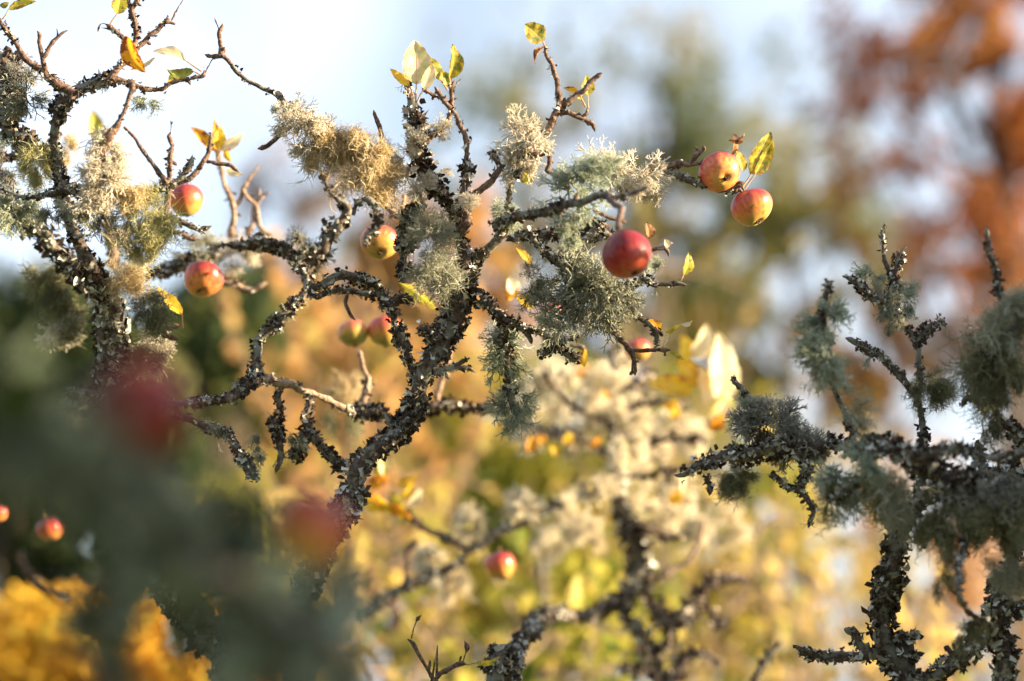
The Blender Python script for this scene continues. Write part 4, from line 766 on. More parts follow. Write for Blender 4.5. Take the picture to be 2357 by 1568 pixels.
# ================================================================ dim foreground boughs, lower left
FT = empty('apple_tree', (-.75, 1.3, 0), 'very blurred near apple tree in shade filling the lower left corner', 'tree', 'old lichen covered apple trees')
fg = [([1.25], [(-250, 860, 130), (-60, 920, 130), (90, 990, 120), (230, 1110, 120), (380, 1250, 110), (520, 1330, 90), (680, 1440, 80), (850, 1600, 70)]),
      ([1.5], [(330, 1080, 60), (430, 1150, 70), (520, 1260, 80), (560, 1400, 90), (640, 1600, 100)]),
      ([1.45], [(240, 1700, 44), (235, 1560, 44), (240, 1440, 60), (300, 1340, 60), (380, 1280, 50)]),
]
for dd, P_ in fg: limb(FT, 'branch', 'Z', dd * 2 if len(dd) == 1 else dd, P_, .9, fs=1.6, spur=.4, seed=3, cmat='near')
limb(FT, 'twig', 'L', 2.2, [(150, 480, 60), (230, 620, 60), (330, 720, 66), (450, 810, 70), (600, 880, 80)], .1, 'twig')
limb(FT, 'twig', 'Z', 1.9, [(-20, 1040, 10), (15, 1100, 12), (40, 1150, 12), (45, 1230, 12)], .0, 'twig')
def fg_leaves():
    r = np.random.default_rng(9)
    spots = [(-20, 1000, 1.2), (260, 1130, 1.4), (300, 1250, 1.4), (480, 1300, 1.5), 
             (-20, 960, 1.15), (330, 1180, 1.4), (420, 1210, 1.45), (560, 1480, 1.6), (380, 1330, 1.45), (700, 1520, 1.6)]
    for k, (u, v, d) in enumerate(spots):
        a = r.uniform(0, 6.28); L = r.uniform(150, 230)
        leaf(FT, 'Z', (u, v), (u + math.cos(a) * L, v + math.sin(a) * L * .9), r.uniform(90, 140), d, 'dark', roll=r.uniform(-.8, .8), curl=r.uniform(.1, .4), fold=.3, dt=r.uniform(-.02, .02), seed=k)
fg_leaves()
def near_shade_crown():  # unseen leaves above and left, added to keep sky light off the near boughs
    r = np.random.default_rng(31); n = 15000
    x = r.uniform(-1.5, .15, n); d = r.uniform(.5, 1.95, n); up = r.uniform(.36, .95, n) + .06 * np.sin(x * 9) * np.sin(d * 8)
    keep = (np.sin(x * 11) + np.sin(d * 10 + 2) * np.cos(up * 12) > -.9) & (up > .13 + .14 * d)
    pos = CAM + x[:, None] * RIGHT + d[:, None] * FWD + up[:, None] * UP
    x2 = r.uniform(-1.6, -.62, n); d2 = r.uniform(.5, 1.9, n); up2 = r.uniform(-.9, .5, n)
    pos2 = CAM + x2[:, None] * RIGHT + d2[:, None] * FWD + up2[:, None] * UP
    x3 = r.uniform(-1.3, -.36, n); d3 = r.uniform(-.6, .85, n); up3 = r.uniform(-.8, .6, n)
    pos3 = CAM + x3[:, None] * RIGHT + d3[:, None] * FWD + up3[:, None] * UP
    pos = np.vstack([pos[keep], pos2[::2], pos3[::2]]); n = len(pos)
    V, F, T = scatter(LEAFP, pos, r.normal(size=(n, 3)), r.uniform(.03, .05, n), r, .2)
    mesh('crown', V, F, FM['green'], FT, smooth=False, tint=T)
near_shade_crown()

# ================================================================ lichen tufts (each one a thing)
G1 = 'pale branching lichen tufts on the branches'; G2 = 'hanging beard lichens'; G3 = 'blurred cream lichen tufts on the tree behind'
G4 = 'lichen tufts on the shaded right hand tree'; G5 = 'very blurred grey green lichen on the near boughs'
TU = tuft
TU('antler', 1206, 318, 58, 52, 2.86, 'cream white antler lichen tuft at the foot of the twig with the single top leaf', M['antler'], group=G1, grav=-.1)
TU('antler', 28, 175, 34, 46, 2.94, 'dark grey lichen clump at the top of the crusted limb, left edge', M['antler_grey'], group=G1, grav=.2)
TU('antler', 20, 380, 40, 36, 2.98, 'dark grey lichen clump where two limbs cross at the left edge', M['antler_grey'], group=G1)
TU('antler', 30, 480, 44, 50, 3.0, 'sunlit grey green lichen clump on the low limb at the left edge', M['antler_green'], group=G1)
TU('antler', 962, 335, 22, 34, 2.86, 'pinkish lichen crust on the upper part of the upright leafy shoot', M['antler'], group=G1, grav=0, size=.009)
TU('antler', 965, 425, 24, 40, 2.87, 'pinkish brown lichen crust at the middle of the upright leafy shoot', M['antler'], group=G1, grav=0, size=.009)
TU('antler', 700, 560, 30, 30, 3.05, 'blurred grey lichen on the upper end of the limb left of the hidden orange apple', M['antler_grey'], group=G1)
TU('antler', 1190, 385, 40, 30, 2.86, 'small cream lichen fringe hanging just under the big cream tuft at upper centre', M['antler'], group=G1)
TU('antler', 1320, 436, 82, 62, 2.79, 'large pale green lichen tuft wrapped round the limb above the big red apple', M['antler_green'], group=G1, grav=.1)
TU('antler', 1375, 400, 45, 34, 2.74, 'pale upright lichen sprigs standing on top of the large green tuft', M['antler_green'], group=G1, grav=-.8)
TU('antler', 1330, 520, 50, 36, 2.78, 'drooping pale green fringe below the large green tuft', M['antler_green'], group=G1, grav=.9, sparse=.7)
TU('antler', 1462, 392, 68, 58, 2.88, 'round cream lichen tuft on the branch leading to the pair of apples', M['antler'], group=G1, grav=-.1)
TU('antler', 1470, 440, 44, 26, 2.9, 'cream lichen fringe hanging beneath the round cream tuft', M['antler'], group=G1, grav=.6, sparse=.6)
TU('antler', 1350, 680, 115, 78, 2.86, 'broad olive grey lichen mass hanging below the big red apple', M['antler_olive'], group=G1, grav=.4, n=420)
TU('antler', 1310, 640, 60, 50, 2.9, 'olive grey lichen lump between the big red apple and the thread lichen', M['antler_olive'], group=G1, grav=.3)
TU('antler', 1505, 632, 26, 26, 2.88, 'little grey green lichen sprig right of the big red apple', M['antler_green'], group=G1, grav=-.2)
TU('antler', 243, 362, 42, 58, 2.82, 'tall pinkish cream lichen tuft on the left tree, below the bare reddish shoot', M['antler'], group=G1, grav=.3, n=300)
TU('antler', 235, 425, 52, 44, 2.82, 'wide base of the pinkish cream lichen tuft on the left tree', M['antler'], group=G1, grav=.5, n=240)
TU('antler', 225, 500, 46, 42, 2.84, 'tan antler lichen hanging left of the yellow green beard', M['antler_olive'], group=G1, grav=.7)
TU('antler', 262, 535, 24, 34, 2.84, 'small brown cream lichen hanging below the left tree cross branch', M['antler'], group=G1, grav=.9)
TU('antler', 120, 495, 32, 26, 2.88, 'grey lichen fringe under the thin cross branch at the left edge', M['antler_olive'], group=G1, grav=.8)
TU('antler', 337, 226, 30, 24, 2.9, 'grey green lichen rosette hanging below the leafy branch at upper left', M['antler_green'], group=G1, grav=.9)
TU('antler', 62, 225, 36, 40, 2.92, 'grey branching lichen on the crusted limb at the upper left edge', M['antler_olive'], group=G1, grav=.2)
TU('antler', 30, 290, 24, 36, 2.95, 'pale lichen strands hanging beneath the limb at the left edge', M['antler_green'], group=G1, grav=.8)
TU('antler', 690, 280, 62, 40, 2.86, 'pinkish cream lichen clump at the upper end of the bearded slanting branch', M['antler'], group=G1, grav=.2)
TU('antler', 735, 318, 50, 42, 2.88, 'cream lichen clump midway along the bearded slanting branch', M['antler'], group=G1, grav=.4)
TU('antler', 655, 250, 24, 20, 2.88, 'small grey green lichen where the slanting branch thickens', M['antler_green'], group=G1, grav=.2)
TU('antler', 935, 365, 26, 36, 2.9, 'pinkish lichen clump on the left side of the upright leafy shoot', M['antler'], group=G1, grav=.3)
TU('antler', 1012, 300, 26, 24, 2.86, 'pinkish lichen clump on the right side of the upright leafy shoot', M['antler'], group=G1, grav=.2)
TU('antler', 1168, 490, 24, 42, 2.84, 'cream green lichen draped on the thin branch crossing at centre', M['antler_green'], group=G1, grav=.7)
TU('antler', 1085, 462, 26, 22, 2.84, 'white lichen tuft in the fork of the central trunk', M['antler'], group=G1, grav=.3)
TU('antler', 133, 775, 36, 40, 3.1, 'sunlit golden cream lichen hanging alone against dark green at left', M['antler'], group=G1, grav=1.)
TU('antler', 345, 800, 40, 36, 3.05, 'sunlit cream lichen on the right side of the left trunk', M['antler'], group=G1, grav=.5)
TU('antler', 455, 580, 50, 34, 3.2, 'blurred grey cream lichen above the left hand lower apple', M['antler_olive'], group=G1, grav=.2)
TU('antler', 545, 590, 52, 36, 3.25, 'brightly sunlit blurred cream lichen right of the left hand lower apple', M['antler'], group=G1, grav=.2)
TU('antler', 1172, 800, 44, 60, 2.95, 'grey green shaggy lichen column right of the central trunk, upper half', M['antler_green'], group=G1, grav=.2)
TU('antler', 1180, 925, 36, 62, 2.95, 'grey green shaggy lichen column right of the central trunk, lower half', M['antler_green'], group=G1, grav=.5)
TU('antler', 1270, 755, 44, 26, 2.95, 'pale lichen on the bent branch below the thread lichen', M['antler_green'], group=G1, grav=.2)
TU('antler', 595, 1030, 20, 30, 3.0, 'blurred grey lichen on the first hanging limb left of the central trunk', M['antler_olive'], group=G1, grav=.4)
TU('antler', 690, 1020, 20, 26, 3.0, 'blurred dark lichen on the second hanging limb left of the central trunk', M['antler_olive'], group=G1, grav=.4)
TU('antler', 470, 1440, 34, 56, 3.0, 'grey green lichen on the dark trunk at the bottom, left of centre', M['antler_green'], group=G1, grav=.1, sparse=.5)
TU('antler', 160, 955, 40, 26, 3.0, 'dim grey lichen low on the left tree beside the blurred red apple', M['antler_olive'], group=G1)
TU('antler', 725, 590, 40, 40, 3.05, 'blurred beige lichen on the limb left of the partly hidden orange apple', M['antler_olive'], group=G1)

TU('beard', 862, 388, 66, 60, 2.86, 'golden tan beard lichen bulging under the slanting branch', M['beard'], group=G2, n=620, grav=.5)
TU('beard', 805, 335, 52, 40, 2.88, 'tan thread lichen on top of the slanting branch above the golden beard', M['beard'], group=G2)
TU('beard', 750, 350, 52, 40, 2.88, 'straw coloured thread lichen left of the golden beard', M['beard'], group=G2, grav=.7)
TU('beard', 332, 490, 66, 56, 2.86, 'yellow green beard lichen spreading from the left tree beside the upper apple', M['beard_green'], group=G2, n=620, grav=.6)
TU('beard', 325, 560, 44, 30, 2.86, 'ragged lower fringe of the yellow green beard on the left tree', M['beard_green'], group=G2, grav=1.1)
TU('beard', 290, 440, 44, 26, 2.84, 'straw coloured threads between the cream tuft and the yellow green beard', M['beard'], group=G2, grav=.5)
TU('beard', 88, 372, 44, 40, 2.94, 'pale yellow beard lichen in the upper left fork', M['beard_green'], group=G2, grav=.9)
TU('beard', 165, 350, 22, 30, 3.1, 'faint straw beard lichen right of the left tree limb', M['beard'], group=G2, sparse=.5)
TU('beard', 112, 650, 42, 74, 3.1, 'long brown olive beard hanging from the low limb at left', M['beard_olive'], group=G2, grav=1.3, n=520)
TU('beard', 150, 720, 34, 50, 3.1, 'dark brown beard tip above the sunlit hanging lichen', M['beard_olive'], group=G2, grav=1.3)
TU('beard', 280, 640, 40, 34, 2.95, 'tan thread lichen curling on top of the left trunk fork', M['beard'], group=G2, grav=.1)
TU('beard', 345, 700, 44, 44, 2.95, 'olive straw beard on the right flank of the left trunk', M['beard_olive'], group=G2, grav=.9)
TU('beard', 330, 835, 36, 30, 3.0, 'brownish thread lichen low on the left trunk', M['beard_olive'], group=G2, grav=.6)
TU('beard', 985, 550, 44, 42, 2.86, 'pale grey green beard lichen left of the forked central trunk', M['beard_grey'], group=G2, n=420)
TU('beard', 990, 620, 50, 54, 2.86, 'loose grey beard hanging down the left of the central trunk', M['beard_grey'], group=G2, grav=.9, sparse=.8)
TU('beard', 1010, 385, 30, 26, 2.9, 'single curl of straw thread lichen right of the upright shoot', M['beard'], group=G2, n=26, grav=.2)
TU('beard', 1245, 650, 48, 62, 2.9, 'thin see through olive thread lichen left of the olive grey mass', M['beard_olive'], group=G2, n=170, grav=.8)
TU('beard', 1020, 840, 30, 16, 2.84, 'tiny straw thread lichen on the spur of the central trunk', M['beard_grey'], group=G2, n=60)
TU('beard', 795, 895, 44, 34, 3.4, 'sunlit blurred cream beard left of the central trunk', M['beard'], group=G2, n=260, grav=-.4)
TU('beard', 790, 965, 44, 40, 3.4, 'shaded blurred olive beard below the sunlit beard left of the central trunk', M['beard_olive'], group=G2, n=200)
TU('beard', 500, 985, 22, 22, 2.95, 'wispy thread lichen on the low branch crossing at lower left', M['beard_grey'], group=G2, n=40, grav=-.4)

TU('antler', 1772, 975, 66, 50, 2.84, 'dense brown grey lichen cushion on the leftmost limb of the right tree', M['antler_grey'], group=G4, grav=-.1, n=420)
TU('antler', 1835, 1040, 52, 50, 2.84, 'dense grey lichen cushion where the right tree side limb turns down', M['antler_grey'], group=G4, grav=.1, n=360)
TU('antler', 1725, 945, 26, 26, 2.84, 'small pale lichen at the base of the knobbly twig on the right tree', M['antler_green'], group=G4)
TU('beard', 1692, 1100, 44, 34, 2.84, 'soft olive beard hanging under the leftmost limb of the right tree', M['beard_olive'], group=G4, grav=1.)
TU('beard', 1890, 1010, 18, 22, 2.84, 'small yellow green thread lichen beside the grey cushion on the right tree', M['beard_green'], group=G4, n=90)
TU('antler', 1830, 1130, 22, 22, 2.84, 'thin see through lichen sprig hanging below the grey cushion', M['antler_olive'], group=G4, n=18)
TU('antler', 2012, 636, 26, 22, 2.86, 'white green lichen fan on the left of the tall right hand shoot', M['antler_green'], group=G4, grav=.1)
TU('antler', 2080, 690, 30, 44, 2.88, 'grey green lichen strands on the right flank of the tall shoot', M['antler_green'], group=G4, grav=.8)
TU('antler', 2020, 705, 32, 36, 2.86, 'grey green lichen strands on the left flank of the tall shoot', M['antler_olive'], group=G4, grav=.8)
TU('antler', 2050, 745, 26, 18, 2.86, 'short hanging lichen fringe at the foot of the tall shoot tangle', M['antler_olive'], group=G4, grav=1.)
TU('antler', 1900, 735, 40, 42, 2.69, 'blurred grey green lichen round the near upright shoot, top part', M['antler_green'], group=G4)
TU('antler', 1895, 810, 46, 50, 2.69, 'blurred grey green lichen round the near upright shoot, middle part', M['antler_green'], group=G4)
TU('beard', 1915, 850, 36, 40, 2.69, 'blurred yellow grey beard on the near upright shoot', M['beard_grey'], group=G4, n=160)
TU('beard', 1965, 950, 34, 40, 2.69, 'wispy blurred beard low on the near upright shoot', M['beard_grey'], group=G4, n=60)
TU('antler', 2005, 820, 16, 24, 2.84, 'small pale lichen claw under the slanting right hand twig', M['antler_green'], group=G4, n=14, grav=1.2)
TU('beard', 2140, 880, 44, 44, 2.86, 'round olive thread lichen ball on the middle right hand shoot', M['beard_olive'], group=G4, n=300)
TU('beard', 2110, 915, 26, 34, 2.86, 'brown threads hanging beneath the round olive lichen ball', M['beard_olive'], group=G4, n=110, grav=1.2)
TU('beard', 2320, 740, 50, 60, 2.69, 'yellow grey beard at the right edge, top of the thick hairy shoot', M['beard_grey'], group=G4, n=300, grav=.2)
TU('beard', 2290, 820, 62, 76, 2.72, 'thick olive beard on the hairy shoot at the right edge', M['beard_olive'], group=G4, n=480, grav=.6)
TU('antler', 2290, 880, 40, 50, 2.74, 'grey green strap lichen in the middle of the hairy shoot at the right edge', M['antler_olive'], group=G4, grav=.9)
TU('beard', 2270, 960, 40, 44, 2.8, 'thin threads hanging at the bottom of the hairy shoot at the right edge', M['beard_olive'], group=G4, n=180, grav=1.2)
TU('antler', 2010, 1060, 44, 36, 2.66, 'blurred grey lichen on the near horizontal limb of the right tree', M['antler_green'], group=G4)
TU('antler', 1935, 1100, 46, 50, 2.69, 'blurred pale green lichen hanging left of the near horizontal limb', M['antler_green'], group=G4, grav=.5)
TU('beard', 2055, 1125, 60, 66, 2.69, 'blurred yellow olive beard hanging from the near horizontal limb', M['beard_grey'], group=G4, n=300, grav=1.)
TU('beard', 1920, 1165, 40, 40, 2.69, 'blurred olive wisps at the lower left end of the near limb', M['beard_olive'], group=G4, n=140)
TU('beard', 2180, 1185, 60, 70, 2.69, 'blurred brown olive beard on the dark mass of the right tree', M['beard_olive'], group=G4, n=400, grav=1.)
TU('beard', 2290, 1190, 66, 80, 2.66, 'blurred dark olive beard at the right edge, below the hairy shoot', M['beard_olive'], group=G4, n=400, grav=.8)
TU('antler', 2290, 1130, 60, 50, 2.66, 'blurred grey lichen lumps at the right edge above the dark olive beard', M['antler_grey'], group=G4)
TU('antler', 2210, 1130, 60, 46, 2.69, 'blurred grey lichen lumps along the thick dark limb at right', M['antler_grey'], group=G4)
TU('beard', 2170, 1320, 26, 56, 2.66, 'blurred brown threads along the thin hanging twig at lower right', M['beard_olive'], group=G4, n=160, grav=.4)
TU('beard', 2330, 1280, 50, 60, 2.69, 'blurred green grey beard low at the right edge', M['beard_grey'], group=G4, n=260)
TU('beard', 2210, 1440, 30, 36, 2.69, 'blurred wisps where the thin hanging twig meets the lower right limb', M['beard_olive'], group=G4, n=110)

k_ = 0
for (u, v, rx, ry, kind) in ((1255, 890, 50, 40, 0), (1225, 960, 40, 50, 0), (1310, 930, 60, 50, 1), (1290, 850, 40, 30, 0), (1385, 880, 50, 50, 1), (1400, 955, 60, 50, 0), (1470, 950, 50, 40, 0), (1545, 975, 54, 44, 0), (1590, 1010, 44, 36, 0),
                              (1440, 1030, 60, 44, 0), (1340, 1010, 46, 36, 1), (1500, 1040, 60, 44, 0), (1300, 1190, 54, 44, 0), (1270, 1260, 40, 44, 0), (1340, 1220, 46, 36, 1), (1560, 1130, 50, 44, 0), (1520, 1190, 44, 36, 0), (1680, 1200, 54, 56, 1),
                              (1600, 1210, 36, 36, 0), (1200, 1160, 46, 30, 0), (1080, 1210, 30, 30, 0), (990, 1290, 34, 34, 0), (1040, 1340, 26, 40, 1), (1450, 1130, 40, 44, 0), (1370, 1120, 36, 40, 0), (1220, 1010, 26, 30, 0), (1430, 850, 34, 30, 0)):
    k_ += 1
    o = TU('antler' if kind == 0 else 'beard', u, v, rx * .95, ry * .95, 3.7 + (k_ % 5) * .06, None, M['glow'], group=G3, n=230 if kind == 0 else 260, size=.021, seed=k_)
    o['label'] = {(1300, 1190): 'cream blurred lichen clump left of the blurred trunk, below the glowing mass', (1680, 1200): 'cream blurred lichen hanging nearest to the right tree, at mid right',
        (990, 1290): 'pale blurred lichen clump on the thin bough left of the bright orange red apple', (1080, 1210): 'small pale blurred lichen clump above the bright orange red apple',
        (1560, 1130): 'cream blurred lichen clump right of the blurred trunk, below the glowing mass', (1225, 960): 'blurred cream lichen at the left end of the glowing mass',
        (1590, 1010): 'blurred cream lichen at the right end of the glowing mass', (1040, 1340): 'pale blurred thread lichen low in the centre under the thin bough'}.get((u, v), 'out of focus sunlit cream lichen tuft in the glowing mass behind the centre')
for k_, (u, v, rx, ry, d) in enumerate(((205, 1385, 60, 46, 1.9), (640, 1440, 130, 110, 1.5), (470, 1210, 70, 60, 1.5), (20, 1000, 90, 70, 1.25), (720, 1540, 120, 70, 1.6), (330, 1290, 90, 80, 1.3), (480, 1380, 90, 90, 1.5), (320, 1050, 90, 50, 1.1),
                                       (20, 930, 80, 90, 1.2), (360, 1180, 90, 80, 1.35), (250, 1120, 70, 70, 1.3), (780, 1420, 60, 70, 1.6), (245, 1500, 30, 60, 1.5))):
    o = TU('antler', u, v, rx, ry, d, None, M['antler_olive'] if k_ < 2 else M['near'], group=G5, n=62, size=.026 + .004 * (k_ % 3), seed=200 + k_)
    o['label'] = 'very blurred grey green lichen tuft on the near shaded bough at lower left'

# ================================================================ apples
apple('Z', 1659, 398, 97, 2.9, (.22, -.42, .88), .56, 'pink and yellow apple, upper of the pair at the end of the right hand branch', stalk=.6)
apple('Z', 1730, 478, 97, 2.9, (.35, -.86, .34), .44, 'yellow and pink apple, lower of the pair at the end of the right hand branch', stalk=.9)
apple('Z', 1443, 588, 116, 2.64, (.32, -.80, .55), .84, 'large deep red apple hanging in front of the grey lichen right of centre', tall=1.12, stalk=1.)
apple('Z', 430, 462, 80, 3.12, (.1, -.98, .15), .42, 'tall orange red apple hanging beside the yellow green beard on the left tree', tall=1.12)
apple('Z', 466, 643, 93, 3.12, (-.1, -.80, .58), .56, 'round red orange apple, lower of the two on the left tree')
apple('Z', 876, 558, 88, 3.06, (0, -.72, .68), .42, 'orange apple partly hidden behind a hooked dark twig, left of the central trunk')
apple('Z', 814, 768, 72, 3.3, (.1, -.95, .3), .14, 'yellow green apple with pink top, left of the touching pair below the arched branch')
apple('Z', 884, 762, 78, 3.3, (.1, -.98, .1), .24, 'golden apple with pink top, right of the touching pair below the arched branch', tall=1.08)
apple('Z', 1466, 806, 62, 3.5, (.1, -.95, .2), .36, 'blurred orange red apple behind the bare forked twig, lower right of the big red apple')
apple('Z', 1308, 600, 50, 3.3, (.1, -.95, .2), .66, 'small pink red apple peeping out behind the olive grey lichen mass')
apple('Z', 1268, 728, 66, 3.35, (.1, -.95, .2), .3, 'orange apple glowing behind the lower left of the olive grey lichen mass')
apple('Z', 1152, 1302, 70, 3.55, (.1, -.9, .3), .46, 'bright orange red blurred apple low in the centre above the mossy leaning trunk', tall=1.1)
apple('Z', 113, 1218, 62, 3.5, (.2, -.95, .2), .55, 'small dark red apple with one lit spot, in shade at lower left')
apple('Z', -6, 1182, 48, 3.5, (.2, -.95, .2), .55, 'bright orange apple cut off by the left edge')
apple('Z', 318, 945, 235, 1.18, (.1, -.95, .2), 1.45, 'huge very blurred red apple darkened for shade close to the camera at lower left', tall=1.1)  # blush pushed to the dark end, standing in for shade on the apple
apple('Z', 708, 1218, 185, 1.42, (-.5, -.8, .2), .34, 'large blurred green and pink apple close to the camera, lower left of centre', tall=1.1)
apple('M', 1150, 1400, 460, 2.2, (.1, -.95, .2), .12, 'dark olive yellow blurred apple at the bottom edge, left of the slender twig') if False else None

# ================================================================ leaves on the twigs
lf = leaf
lf(LT, 'A', (75, 82), (312, 14), 74, 2.88, 'yg', roll=.5, curl=-.25, pet=(20, 170), bend=.1)
lf(LT, 'A', (0, 55), (78, 20), 50, 2.88, 'green', roll=.4)
lf(LT, 'A', (1005, 122), (1040, -70), 120, 2.86, 'yg', roll=.2, curl=.2, pet=(945, 210))
lf(LT, 'A', (1085, 312), (1250, 622), 150, 2.82, 'orange', roll=-.2, curl=.2, bend=-.10, pet=(1060, 330))
lf(LT, 'A', (1585, 515), (1310, 440), 100, 2.86, 'pale', roll=.5, curl=.3, pet=(1725, 612), bend=-.06)
lf(LT, 'A', (1330, 500), (1118, 598), 60, 2.86, 'pale', roll=.7, curl=-.4)
lf(LT, 'A', (1660, 612), (1432, 590), 95, 2.86, 'green', roll=.3, curl=-.5, pet=(1715, 640), bend=.16)
lf(LT, 'A', (1545, 640), (1438, 700), 70, 2.92, 'yg', roll=.3)
lf(LT, 'A', (835, 1210), (800, 945), 120, 3.4, 'yg', roll=.1, curl=.3)
for b_, t_, w_, k2 in (((1840, 1290), (1640, 1090), 90, 'orange'), ((1845, 1260), (1838, 1020), 60, 'orange'), ((1860, 1290), (1885, 1075), 100, 'yellow'), ((1890, 1290), (2085, 1145), 85, 'pale'), ((1925, 1280), (1985, 1390), 55, 'yellow'), ((1930, 1460), (2080, 1490), 60, 'pale')):
    lf(LT, 'A', b_, t_, w_, 3.12, k2, curl=.3, roll=.2, pet=(1860, 1400) if t_[1] < 1200 else None)
lf(MT, 'B', (1425, 725), (1410, 342), 225, 2.86, 'pink', roll=-.15, curl=.1, fold=.3, pet=(1420, 860))
lf(MT, 'B', (1365, 735), (1198, 592), 80, 2.86, 'yellow', roll=.4, curl=-.2, pet=(1405, 850))
lf(MT, 'B', (1490, 765), (1568, 545), 95, 2.86, 'pale', roll=.2, curl=.1, pet=(1432, 880))
lf(MT, 'B', (1635, 690), (1508, 490), 110, 2.9, 'mottled', roll=-.4, curl=.3, pet=(1695, 775))
lf(MT, 'B', (1695, 740), (1635, 605), 90, 2.9, 'mottled', roll=.2)
lf(MT, 'B', (1712, 680), (1740, 378), 140, 2.88, 'mottled', roll=.5, curl=.35, fold=.6, pet=(1710, 755))
lf(MT, 'C', (370, 360), (215, 205), 165, 2.86, 'mottled', roll=.1, curl=.15, fold=.25, pet=(392, 410))
lf(MT, 'C', (388, 400), (298, 548), 60, 2.86, 'brown', roll=.6, curl=.6, fold=.9)
lf(MT, 'C', (752, 820), (740, 650), 110, 2.9, 'yg', roll=-.2, curl=.2, pet=(758, 930))
lf(MT, 'C', (672, 805), (548, 752), 52, 2.9, 'orange', roll=.3, pet=(735, 920))
lf(MT, 'C', (700, 860), (640, 800), 60, 2.92, 'yg', roll=.5)
lf(MT, 'C', (1975, 1330), (1990, 1150), 110, 2.9, 'brown', roll=.9, curl=.8, fold=.8, bend=.2)
lf(MT, 'C', (1960, 1210), (2095, 1140), 70, 2.88, 'brown', roll=-.8, curl=.7, fold=.9, bend=.1)
lf(MT, 'C', (2085, 1470), (2025, 1285), 90, 2.9, 'yg', roll=.4, curl=.2)
lf(MT, 'C', (2150, 1495), (2318, 1130), 170, 2.86, 'mottled', roll=.25, curl=.25, fold=.45, pet=(2080, 1600), bend=.06)
lf(MT, 'C', (2185, 1500), (2338, 1205), 130, 2.84, 'mottled', roll=-.45, curl=-.2, fold=.6, pet=(2100, 1620), bend=-.05)
lf(MT, 'F', (190, 190), (285, 272), 105, 2.88, 'yg', roll=.2)
lf(MT, 'F', (1572, 1075), (1612, 876), 95, 2.88, 'yg', roll=.4, curl=.3, pet=(1540, 1145), bend=-.08)
lf(MT, 'F', (268, 985), (136, 838), 66, 3.0, 'yellow', roll=.4, curl=.3)
lf(MT, 'F', (1275, 760), (1250, 618), 105, 2.88, 'brown', roll=.5, fold=.6)
lf(MT, 'F', (1440, 840), (1410, 765), 50, 2.8, 'pale', roll=.2)
lf(MT, 'E', (1275, 1130), (1605, 1375), 120, 3.02, 'yg', roll=.5, curl=-.2)
lf(MT, 'F', (130, 1240), (70, 1095), 120, 3.2, 'pale', roll=.3)
lf(MT, 'F', (150, 1200), (60, 1290), 100, 3.2, 'orange', roll=.3)
lf(MT, 'F', (280, 1350), (140, 1250), 110, 3.1, 'yellow', roll=.3)
lf(MT, 'F', (1365, 1570), (1262, 1450), 95, 2.9, 'orange', roll=.4, curl=.4)
lf(MT, 'F', (1420, 1560), (1560, 1500), 50, 2.88, 'mottled', roll=.7, curl=.9, bend=.35)
lf(MT, 'F', (1555, 1500), (1650, 1460), 50, 2.88, 'pale', roll=.6, curl=.4)
lf(MT, 'J', (1455, 225), (1580, 300), 42, 2.88, 'mottled', roll=.6, curl=-.3)
lf(MT, 'J', (1400, 190), (1440, 60), 24, 2.88, 'pale', roll=.6, curl=.3, pet=(1375, 200))
lf(MT, 'J', (725, 205), (730, 365), 75, 3.0, 'yellow', roll=.4, curl=.4)
lf(LTW, 'M', (1940, 1410), (2140, 1350), 62, 2.92, 'mottled', roll=.5, curl=.4, pet=(1860, 1425))
lf(LT, 'D', (1560, 1410), (1350, 1170), 110, 2.98, 'yellow', roll=.6, curl=-.3, pet=(1570, 1530))
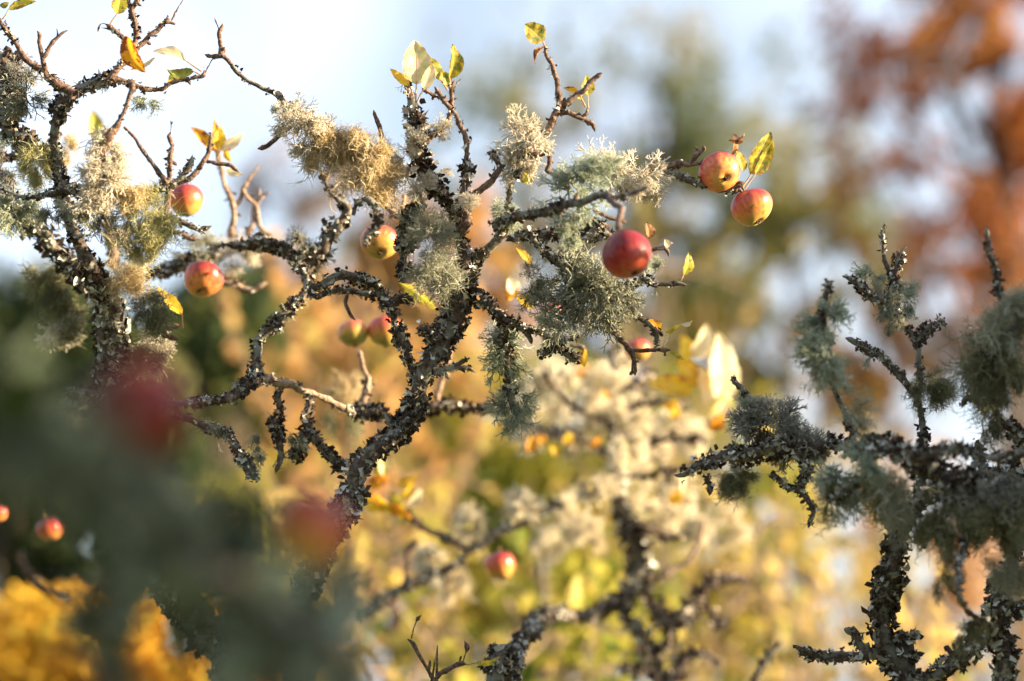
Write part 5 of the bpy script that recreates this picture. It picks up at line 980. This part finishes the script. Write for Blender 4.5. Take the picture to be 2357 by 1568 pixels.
for b_, t_, w_, k2 in (((1665, 300), (1760, -10), 200, 'pale'), ((1890, 680), (1850, 60), 290, 'pale'), ((1590, 320), (1565, 80), 150, 'yellow'), ((1720, 540), (1500, 300), 190, 'yellow'), ((1640, 590), (1270, 490), 200, 'yellow'),
                       ((1780, 540), (1600, 420), 180, 'yellow'), ((1800, 880), (1960, 560), 260, 'pink'), ((1760, 680), (1720, 350), 190, 'pale'), ((1780, 900), (1930, 740), 120, 'orange'), ((1650, 700), (1500, 620), 120, 'pink')):
    lf(BT, 'J', b_, t_, w_, 3.6, k2, roll=.45, curl=.3)
for (x, y, a, L, w_, k2) in ((680, 460, 1.2, 150, 130, 'orange'), (520, 440, 2, 120, 100, 'pale'), (550, 1020, 1, 120, 90, 'yellow'), (490, 1130, 2, 120, 90, 'yellow'), (250, 1090, 1.4, 150, 110, 'orange'), (400, 1020, 2.5, 120, 80, 'orange'),
                             (1400, 700, .4, 140, 90, 'yellow'), (1470, 800, 1.1, 120, 90, 'yellow'), (1570, 1470, 1.5, 200, 110, 'pale'), (1440, 1510, .6, 180, 110, 'yellow'), (770, 1050, .8, 140, 70, 'orange'), (920, 640, 2., 100, 60, 'orange')):
    lf(BT, 'J', (x, y), (x + math.cos(a) * L, y - math.sin(a) * L), w_, 3.7, k2, roll=.3, curl=.3)
for k_, (x, y, a, L, w_, k2) in enumerate(((1080, 1330, 1.2, 240, 110, 'yg'), (1150, 1300, 1.7, 220, 100, 'pale'), (1000, 1360, .3, 200, 110, 'orange'), (1050, 1450, 5.6, 280, 90, 'yellow'), (1200, 1430, 5.4, 260, 80, 'yg'), (1300, 1500, 1., 180, 70, 'yellow'),
                                   (1250, 1350, .2, 200, 80, 'yellow'), (980, 1480, 5.8, 220, 110, 'yellow'), (1350, 1560, .9, 200, 80, 'pale'), (1180, 1520, 5.7, 260, 100, 'orange'))):
    lf(BT, 'I', (x, y), (x + math.cos(a) * L, y - math.sin(a) * L), w_, 3.5, k2, roll=.3, curl=.3, seed=k_)
lf(BT, 'N', (640, 1000), (700, 620), 300, 2.3, 'green', roll=.2, curl=.2) if False else None
lf(BT, 'N', (860, 1150), (1060, 1290), 170, 4.1, 'green', roll=.4)
lf(BT, 'N', (150, 200), (180, 480), 200, 4.3, 'green', roll=.3)
lf(BT, 'N', (700, 980), (660, 640), 260, 4.2, 'yg', roll=.3)
print('objects', len(bpy.data.objects), 'faces', sum(len(m.polygons) for m in bpy.data.meshes))
